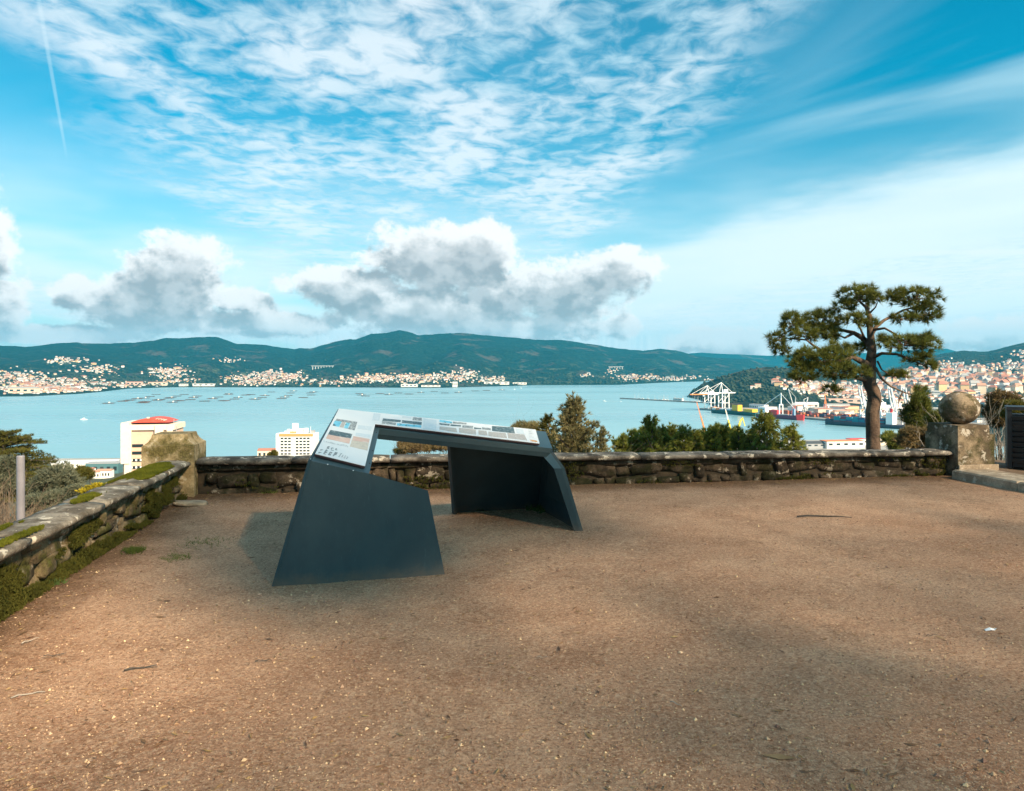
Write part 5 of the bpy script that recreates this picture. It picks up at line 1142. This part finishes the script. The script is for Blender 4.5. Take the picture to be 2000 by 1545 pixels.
# ---- harbour sheds and larger town blocks
def at_row(x, row, z): D = (EYE - z) * FPX / (row - HOR); return Vector(((x - 1000) / FPX * D, D, z))
zq = SEA + 4.2
shed('white_ferry', 'white ferry-like vessel behind the green ship', tuple(at_row(1482, 800, SEA)), 62, 16, 15, qz, wht, cyan_, 'ship', True, 8)
for (x, y, L_, W_, H_, wm, rm, fl, lab) in ((1575, 797, 62, 26, 13, WALLS[0], wht, False, 'long white shed behind the crimson ship'), (1634, 799, 66, 22, 12, WALLS[0], ROOFS[3], False, 'white warehouse with a row of windows left of the pine trunk'), (1650, 787, 110, 30, 14, WALLS[3], ROOFS[1], True, 'long pink industrial shed left of the pine trunk'), (1600, 786, 60, 26, 11, WALLS[2], ROOFS[3], False, 'grey-roofed shed behind the red portal crane'), (1545, 790, 40, 20, 10, WALLS[0], wht, True, 'white shed right behind the crimson ship bridge'), (1725, 800, 52, 22, 12, WALLS[0], wht, True, 'white warehouse seen between the white cranes'), (1670, 806, 46, 20, 9, WALLS[4], ROOFS[1], True, 'ochre transit shed next to the pine trunk'), (1755, 790, 40, 22, 13, WALLS[1], ROOFS[0], False, 'cream warehouse behind the rightmost cranes'), (1840, 802, 150, 18, 8, WALLS[2], ROOFS[3], True, 'long grey viaduct-like shed left of the stone ball'), (1875, 797, 120, 18, 7, WALLS[2], ROOFS[3], True, 'low grey road deck behind the stone ball')):
    q = at_row(x, y, zq); shed('warehouse', lab, (q.x, q.y, zq), L_, W_, H_, qz * 0 - .12, wm, rm, 'building', fl, 8 if 'windows' in lab else 4)
TB = [(1694, 766, 22, 20, 30, 4, 'ochre apartment block just left of the pine trunk'), (1735, 766, 26, 18, 38, 3, 'tall pink apartment block right of the pine trunk'), (1712, 768, 20, 18, 34, 0, 'slim white tower block beside the pine trunk'), (1862, 752, 40, 30, 34, 0, 'large white hospital-like block above the stone ball'), (1905, 768, 34, 20, 24, 1, 'cream apartment block right of the stone ball'), (1945, 765, 60, 18, 22, 0, 'long white apartment block with red roof at the right'), (1985, 762, 50, 18, 24, 2, 'pale grey apartment block at the right edge'), (1820, 768, 30, 20, 26, 0, 'white apartment block left of the stone ball'), (1790, 742, 40, 26, 26, 0, 'white blocks above the hanging pine limb'), (1480, 757, 20, 14, 12, 1, 'cream villa on the wooded headland'), (1470, 759, 16, 12, 9, 0, 'small white house on the wooded headland, left of the cream villa'), (1975, 738, 60, 20, 14, 0, 'long white building below the hill at the right edge')]
for (x, y, L_, W_, H_, k, lab) in TB:
    q = town.find(x, y)
    if q is None: continue
    o = shed('apartment_block', lab, (q.x, q.y, q.z), L_, W_, H_, -.2, WALLS[k], ROOFS[0] if k != 2 else ROOFS[3], 'building', H_ > 20, 0)
    n = int(H_ / 3.4); nx = max(3, int(L_ / 5))
    for i in range(n):
        for j in range(nx): MB().box((-L_ / 2 + L_ * (j + .5) / nx, -W_ / 2 - .06, 2 + i * 3.3), (L_ / nx * .5, .2, 1.5)).build('window', glass, o)
# ---- far shore: shipyard, beach hotel, viaducts
for (x, y, L_, W_, H_, k, lab) in ((800, 757, 95, 30, 16, 0, 'pale green-roofed boathouse on the far shore'), (842, 757, 110, 18, 10, 0, 'long white moored ship shape on the far shore quay'), (889, 757, 28, 26, 30, 0, 'white cube-like silo on the far shore quay'), (970, 752, 160, 30, 16, 0, 'long white shipyard hall on the far shore'), (1015, 752, 90, 24, 12, 0, 'lower white shipyard hall right of the long one'), (400, 755, 130, 20, 13, 0, 'long white waterfront building on the far shore at left'), (360, 755, 50, 16, 12, 0, 'white waterfront building left of the longer one'), (310, 754, 110, 18, 18, 1, 'row of cream apartment houses with red roofs on the left shore'), (50, 769, 120, 30, 22, 1, 'large cream cannery building on the left shore'), (265, 754, 90, 18, 20, 3, 'pinkish apartment row left of the cream one on the shore')):
    q = bay.find(x, y - 1.5) or bay.find(x, y - 4)
    if q is None: continue
    shed('waterfront_building', lab, (q.x, q.y - 10, q.z), L_, W_, H_, 0, WALLS[k], ROOFS[0] if 'red' in lab or k == 3 else ROOFS[3], 'building', k == 0, 4)
p = bay.find(952, 751); portal('grey shipyard crane standing over the long white hall', (p.x, p.y - 30, p.z), 0, 30, cyan_, cyan_, 26, R(75))
conc = mw('viaduct_concrete', (.50, .52, .52))
def viaduct(lab, x0, x1, row, n, drop):
    a, b_ = bay.find(x0, row), bay.find(x1, row)
    if a is None or b_ is None: return
    zt = max(a.z, b_.z) + 12; D = min(a.y, b_.y); a = Vector(((x0 - 1000) / FPX * D, D, zt)); b_ = Vector(((x1 - 1000) / FPX * D, D, zt)); o = empty('viaduct', a, 0, lab, 'bridge'); MB().bar((0, 0, 0), b_ - a, 12, 4).build('deck', conc, o)
    for i in range(n): q = (b_ - a) * ((i + .5) / n); MB().bar(q, q + Vector((0, 0, -drop)), 5).build('pier', conc, o)
viaduct('pale motorway viaduct on the hillside above the left middle town', 608, 652, 718, 8, 55); viaduct('pale motorway viaduct above the village near the inlet', 1188, 1218, 719, 6, 55)
# ---- near shore buildings
def tower():
    D = 420.; c = wp(290, 900, D); gz = float(hill_z(c.x, c.y)); o = empty('tower_block', (c.x, c.y, gz), .16, 'cream slab tower with a red vaulted roof behind the corner pillar', 'building')
    cr = mat('tower_cream', (.74, .62, .50), (.80, .68, .56), .2, .75); pk = mat('tower_pink', (.60, .40, .30), (.64, .44, .34), .3, .75); rd = mat('tower_red_roof', (.52, .07, .045), (.58, .09, .06), .3, .6)
    s_ = D / FPX; top = EYE - (830 - HOR) * s_ - gz; Wt = 96 * s_; Dp = 20
    MB().box((0, Dp / 2, top / 2), (Wt - 1, Dp, top)).build('wall', pk, o)
    MB().box((-Wt / 2 + 2.2, Dp / 2 - 1.2, top - 10), (4.4, Dp + 2, 23)).build('stair_bay', cr, o); MB().box((-Wt / 2 + 3.4, Dp / 2 - .9, top / 2), (3.6, Dp + 1.4, top)).build('corner_pier', cr, o); MB().box((Wt * .22, -.9, top / 2), (4.4, 2.4, top - .3)).build('corner_pier', cr, o); MB().box((Wt * .42, -.6, top / 2), (3.2, 1.6, top - .3)).build('corner_pier', cr, o)
    MB().box((0, Dp / 2, top - 1.3), (Wt + .6, Dp + 2.6, 3.0)).build('parapet', cr, o)
    V = []; n = 12
    for i in range(n + 1):
        t = i / n; x = -Wt * .36 + Wt * .76 * t; z = top + .3 + 3.4 * math.sin(math.pi * (t * .86 + .07)) ** .8; V += [(x, 0.5, z), (x, Dp - .5, z)]
    fs = [(2 * i, 2 * i + 2, 2 * i + 3, 2 * i + 1) for i in range(n)] + [tuple(2 * i for i in range(n, -1, -1)) + (), tuple(2 * i + 1 for i in range(n + 1))]
    fix_normals(MB().add(V, fs).build('vaulted_roof', rd, o))
    for i in range(4): MB().box((Wt * (.14 + i * .05), 3, top + 3.3 - i * .25), (.5, 5, .5)).build('roof_rib', cr, o)
    MB().box((-.02 * Wt, 1.5, top + 3.9), (1.3, 1.3, .9)).build('roof_vent', cr, o); MB().bar((Wt * .47, 2, top - 2), (Wt * .47, 2, top + 3), .25).build('antenna', cyan_, o); MB().bar((Wt * .52, 2, top - 16), (Wt * .52, 2, top - 1), .3).build('service_ladder', cyan_, o)
    for r_ in range(11):
        z = top - 11.6 - r_ * 4.1
        for (x0, x1) in ((-.36, -.10), (-.06, .13), (.31, .38)):
            f = MB().box(((x0 + x1) / 2 * Wt, -.10, z), ((x1 - x0) * Wt, .35, 1.7)).build('window', glass, o); nb = max(1, int((x1 - x0) * Wt / 2.2))
            if r_ > 1:
                for k in range(nb): MB().box((x0 * Wt + (k + .5) * (x1 - x0) * Wt / nb, -.30, z + .1), (.9, .1, 1.2)).build('blind', wht, f)
tower()
def hotel():
    D = 650.; c = wp(577, 900, D); gz = float(hill_z(c.x, c.y)); s_ = D / FPX; o = empty('hotel_block', (c.x, c.y, gz), .03, 'white slab block with a grid of dark windows and an orange band under the roof', 'building')
    Wt, Dp, top = 76 * s_, 15, EYE - (847 - HOR) * s_ - gz; wm = mat('hotel_white', (.66, .66, .66), (.70, .70, .70), .2, .7); pn = mat('hotel_panel', (.72, .80, .76), rough=.7); og = mw('hotel_orange', (.62, .30, .11))
    MB().box((0, Dp / 2, top / 2), (Wt, Dp, top)).build('wall', wm, o); MB().box((.02 * Wt, -.12, top - 1.2), (Wt * .86, .4, 2.2)).build('orange_band', og, o); MB().box((-.04 * Wt, -.15, top / 2 - 2), (Wt * .07, .3, top - 4)).build('pale_panel', pn, o)
    for i, (x, w_, h, m_) in enumerate(((-.18, 5, 3.4, wht), (-.06, 4.2, 8.5, wht), (.08, 5, 3.8, wht), (.22, 3, 4.2, wht), (-.28, 3, 1.8, wht), (-.1, 6, 1.6, og), (.38, 4, 2.2, cyan_))): MB().box((x * Wt, Dp * .5, top + h / 2), (w_, 5, h)).build('roof_plant', m_, o)
    MB().bar((.36 * Wt, 4, top), (.36 * Wt, 4, top + 6), .25).build('antenna', wht, o)
    for r_ in range(10):
        for j in range(8):
            if j == 3: continue
            x = -.34 + j * .095 + (.0 if j < 3 else .005); MB().box((x * Wt, -.12, top - 4.0 - r_ * 2.72), (Wt * .062, .35, 1.15)).build('window', glass, o)
hotel()
for (x, row, L_, W_, H_, wm, rm, fl, lab) in ((168, 922, 60, 30, 10, WALLS[0], wht, True, 'white port terminal roof behind the cedar branches'), (205, 930, 34, 16, 12, mw('glazed_teal', (.08, .17, .19), .25), cyan_, True, 'dark glazed port building left of the cream tower'), (228, 918, 30, 14, 8, cyan_, cyan_, True, 'grey quay building directly left of the cream tower'), (184, 945, 14, 10, 7, WALLS[0], ROOFS[1], False, 'red-roofed white house just above the side wall'), (205, 944, 14, 10, 8, WALLS[0], ROOFS[1], False, 'second red-roofed house above the side wall, right of the first'), (172, 935, 12, 10, 7, WALLS[0], ROOFS[0], False, 'small dark red-roofed house beside the glazed port building'),
                                              (528, 893, 30, 16, 10, WALLS[1], ROOFS[0], False, 'low red-roofed building at the left foot of the white hotel'), (1645, 872, 60, 20, 9, WALLS[0], mw('terminal_orange', (.62, .20, .08)), True, 'low terminal with orange roof left of the pine trunk'), (1672, 866, 26, 14, 8, WALLS[0], red, True, 'small terminal with a bright red top by the pine trunk'), (1600, 872, 50, 18, 6, cyan_, mw('dark_roof', (.06, .065, .07)), False, 'dark pointed-roof shed on the near quay'), (1622, 866, 30, 12, 4, WALLS[2], cyan_, True, 'low grey pier shed on the near quay'), (1725, 866, 40, 16, 8, WALLS[1], ROOFS[3], True, 'cream shed on the near quay right of the pine trunk')):
    D = (EYE - SEA - 4) * FPX / (row + 2 - HOR); c = wp(x, row, D); gz = max(float(hill_z(c.x, c.y)), SEA + 3.6)
    shed('port_building', lab, (c.x, c.y, gz - .5), L_, W_, H_, .12, wm, rm, 'building', fl, 5)
# ================================================================== SMALL THINGS ON THE TERRACE
pb = mat('pebbles', (.30, .18, .11), (.50, .34, .22), 3, .9, island=1.0, space='W')
n = 22000; D_ = 2.6 + 7.0 * rng.random(n) ** 1.7; X_ = (rng.random(n) * 2 - 1) * .72 * D_; U_, V_ = toUV(X_, D_); ok = (U_ > -2.45) & (U_ < 7.85) & (V_ < 9.6); X_, D_, U_, V_ = X_[ok], D_[ok], U_[ok], V_[ok]; n = len(X_)
oc = np.array([(1, 0, 0), (0, 1, 0), (-1, 0, 0), (0, -1, 0), (0, 0, .8), (0, 0, -.8)]); of = np.array([(0, 1, 4), (1, 2, 4), (2, 3, 4), (3, 0, 4), (1, 0, 5), (2, 1, 5), (3, 2, 5), (0, 3, 5)])
sz = rng.lognormal(-5.7, .45, n); ctr = np.stack([X_, D_, ground_z(U_, V_) + sz * .3], -1)
an = rng.random(n) * 6.28; ca_, sa_ = np.cos(an), np.sin(an); O_ = oc[None] * (.7 + .6 * rng.random((n, 6, 1))); Rx = O_[..., 0] * ca_[:, None] - O_[..., 1] * sa_[:, None]; Ry = O_[..., 0] * sa_[:, None] + O_[..., 1] * ca_[:, None]
V = ctr[:, None] + np.stack([Rx, Ry, O_[..., 2]], -1) * sz[:, None, None]; Fa = (of[None] + 6 * np.arange(n)[:, None, None]).reshape(-1, 3)
tag(link('loose_gravel', np_mesh('loose_gravel', V, Fa, pb)), 'fine loose gravel scattered over the terrace', 'gravel', kind='stuff')
# plant litter: needles and bits of leaf
n = 9000; D_ = 2.6 + 7.6 * rng.random(n) ** 1.5; X_ = (rng.random(n) * 2 - 1) * .72 * D_; U_, V_ = toUV(X_, D_); wl = rng.random(n) < .35
V_[wl] = 9.62 - rng.gamma(1.2, .22, wl.sum()); U_[wl] = rng.uniform(-2.3, 7.9, wl.sum()); w2 = (~wl) & (rng.random(n) < .15); U_[w2] = -2.42 + rng.gamma(1.2, .14, w2.sum()); V_[w2] = rng.uniform(3, 9.5, w2.sum())
ok = (U_ > -2.45) & (U_ < 7.85) & (V_ < 9.62); U_, V_ = U_[ok], V_[ok]; n = len(U_); a = rng.random(n) * 6.28; l = rng.lognormal(-4.5, .45, n); wd = l * rng.uniform(.06, .28, n); z = ground_z(U_, V_) + .006
Xw, Yw = U_ * CT - V_ * ST, U_ * ST + V_ * CT; c_, s_ = np.cos(a), np.sin(a)
P_ = np.stack([np.stack([Xw - c_ * l, Yw - s_ * l, z], -1), np.stack([Xw - s_ * wd, Yw + c_ * wd, z + .006 * rng.random(n)], -1), np.stack([Xw + c_ * l, Yw + s_ * l, z + .008 * rng.random(n)], -1), np.stack([Xw + s_ * wd, Yw - c_ * wd, z], -1)], 1)
tag(link('plant_litter', np_mesh('plant_litter', P_, np.arange(4 * n).reshape(-1, 4), mat('dry_litter', (.16, .085, .035), (.26, .16, .08), 5, .9, island=1.1, space='W'))), 'dry needles and leaf scraps lying on the gravel', 'leaf litter', kind='stuff')
# moss: short blades on wall top and wall foot
def moss(name, label, U_, V_, z, L, m):
    V, Fa = needles(np.stack([U_ * CT - V_ * ST, U_ * ST + V_ * CT, z], -1), 5, L, L * .28, None, .8, 1.); tag(link(name, np_mesh(name, V, Fa, m)), label, 'moss', kind='stuff')
mossm = fol_mat('bright_moss', (.085, .10, .008), (.19, .19, .016), (.26, .25, .03), .9, 5); mossd = fol_mat('dark_moss', (.045, .052, .008), (.10, .10, .016), (.15, .14, .03), .9, 4)
k = 60000; V_ = rng.uniform(1.5, 9.4, k); U_ = -2.70 + .30 * rng.random(k) ** 1.8; keep = fbm(U_ * 7, V_ * 1.6, 4, 3) + (-(U_ + 2.70)) * .75 > .48; U_, V_ = U_[keep], V_[keep]; moss('wall_moss', 'bright green moss cushions on top of the side wall', U_, V_, np.full(len(U_), .448) + .012 * rng.random(len(U_)), .022, mossm)
k = 42000; V_ = rng.uniform(2.2, 9.4, k); z = .005 + .30 * rng.random(k) ** 1.5; U_ = -2.475 + .11 * rng.random(k) * (1 - z / .34); keep = fbm(V_ * 2.3, z * 8, 4, 8) - z * .35 + np.clip((7 - V_) * .03, -.1, .12) > .475; moss('wall_foot_moss', 'dark moss growing at the foot of the side wall', U_[keep], V_[keep], z[keep], .026, mossd)
k = 9000; U_ = rng.uniform(-2.3, 8, k); z = .30 * rng.random(k) ** 1.6; V_ = 9.655 - .05 * rng.random(k); keep = fbm(U_ * 1.8, z * 7, 4, 14) > .60; moss('back_wall_moss', 'patchy dark moss at the foot of the back wall', U_[keep], V_[keep], z[keep], .03, mossd)
# grass tufts and weeds
gr = fol_mat('grass_blades', (.06, .085, .015), (.12, .15, .03)); wd_ = fol_mat('weed_leaves', (.035, .065, .015), (.07, .11, .03))
def ground_at(x, y): D = EYE * FPX / (y - HOR); return Vector(((x - 1000) / FPX * D, D, 0))
def tuft(name, label, x, y, r_, n, L, m, broad=False):
    p = ground_at(x, y); o = empty(name, p, 0, label, 'grass' if not broad else 'weed'); q = rng.normal(size=(n, 2)) * r_ * .5; C = np.stack([q[:, 0], q[:, 1], np.zeros(n)], -1)
    V, Fa = needles(C, 5 if not broad else 3, L, L * (.07 if not broad else .3), None, .75, .9); bo_ = link('blades' if not broad else 'leaves', np_mesh('blades', V, Fa, m), o); bo_['kind'] = 'stuff'
    if broad: MB().tube([(0, 0, -.01), (.01, 0, L * .5)], [.006, .003], 5).build('stem', m, o)
tuft('grass_tuft', 'bright green grass patch by the side wall', 262, 1077, .10, 160, .05, gr); tuft('grass_tuft', 'sparse grass patch right of the bright green one', 345, 1092, .12, 90, .045, gr); tuft('grass_tuft', 'flat faded grass streak further toward the back wall', 400, 1060, .25, 110, .035, gr)
tuft('weed', 'small green weed inside the table at the left foot of the back panel', 935, 999, .05, 26, .11, wd_, True); tuft('weed', 'low green weed inside the table toward the side panel', 1060, 998, .13, 60, .09, wd_, True); tuft('weed', 'little plant at the foot of the mossy wall in the left foreground', 100, 1145, .05, 30, .06, wd_, True); tuft('grass_tuft', 'grass sprouts at the foot of the back wall left of the table', 530, 962, .12, 60, .07, gr)
# fallen stone chips by the corner and twigs
o = rock_mesh('fallen_slab', st_slab, 91); so_ = link('fallen_slab', o); so_.location = ground_at(372, 988) + Vector((0, 0, .03)); so_.scale = (.34, .16, .05); so_.rotation_euler = (0, .08, .35); tag(so_, 'flat broken stone slab lying by the corner pillar', 'stone')
TWG = [(60, 1255, 1.1, .10, 'curved pale twig at the left edge of the gravel'), (275, 1310, .3, .16, 'dark forked twig on the left foreground gravel'), (100, 1285, .1, .08, 'short dark twig left of the forked twig'), (55, 1362, .5, .14, 'long pale twig at the lower left'), (515, 1295, .1, .09, 'short twig in the middle foreground'), (1610, 1012, -.12, .55, 'long thin curved stick lying near the back wall on the right'), (1320, 1380, -.9, .07, 'small pale wood chip in the right foreground'), (1060, 1288, 0, .06, 'straw-like twig left of the bright gravel patch'), (1820, 1245, .1, .07, 'tiny dark twig left of the white scrap')]
for (x, y, a, L, lab) in TWG:
    p = ground_at(x, y); rr2 = random.Random(x); pale = 'pale' in lab or 'straw' in lab; c_, s_ = math.cos(a), math.sin(a)
    pts = [Vector((c_ * L * (t - .5) - s_ * L * .12 * math.sin(t * 3.1), s_ * L * (t - .5) + c_ * L * .12 * math.sin(t * 3.1), .012 + .004 * math.sin(t * 9))) for t in np.linspace(0, 1, 6)]; o = empty('twig', p, 0, lab, 'twig')
    MB().tube(pts, [L * .03, L * .032, L * .028, L * .026, L * .02, L * .012] if L < .3 else [.008, .009, .008, .007, .006, .004], 5).build('stick', twigp if pale else bark2, o, smooth=True)
    if 'forked' in lab: MB().tube([pts[3], pts[3] + Vector((.05, .03, .004))], [.003, .002], 4).build('side_shoot', bark2, o)
p = ground_at(1935, 1233); pap = MB(); pap.add([(-.035, -.008, .006), (-.005, -.016, .014), (.02, -.006, .009), (.038, .004, .018), (.03, .018, .010), (-.002, .010, .020), (-.03, .014, .008)], [(0, 1, 5, 6), (1, 2, 5), (2, 3, 4, 5)]); o = pap.build('paper_scrap', mw('scrap_white', (.8, .8, .8))); o.location = p
md = o.modifiers.new('thick', 'SOLIDIFY'); md.thickness = .002; tag(o, 'crumpled white paper scrap on the gravel at the right', 'litter')
# ---- air: pale haze that fades the far shore
hz = MB().box((0, 5900, 230), (26400, 14200, 714)).build('haze', []); tag(hz, kind='stuff')
m = bpy.data.materials.new('haze_air'); m.use_nodes = True; N = NT(m.node_tree); N.n.clear()
pv = N.node('ShaderNodeVolumePrincipled'); pv.inputs['Color'].default_value = (.03, .62, 1., 1); pv.inputs['Density'].default_value = 4.8e-5; pv.inputs['Anisotropy'].default_value = .1
N.l.new(pv.outputs[0], N.node('ShaderNodeOutputMaterial').inputs['Volume']); hz.data.materials.append(m)
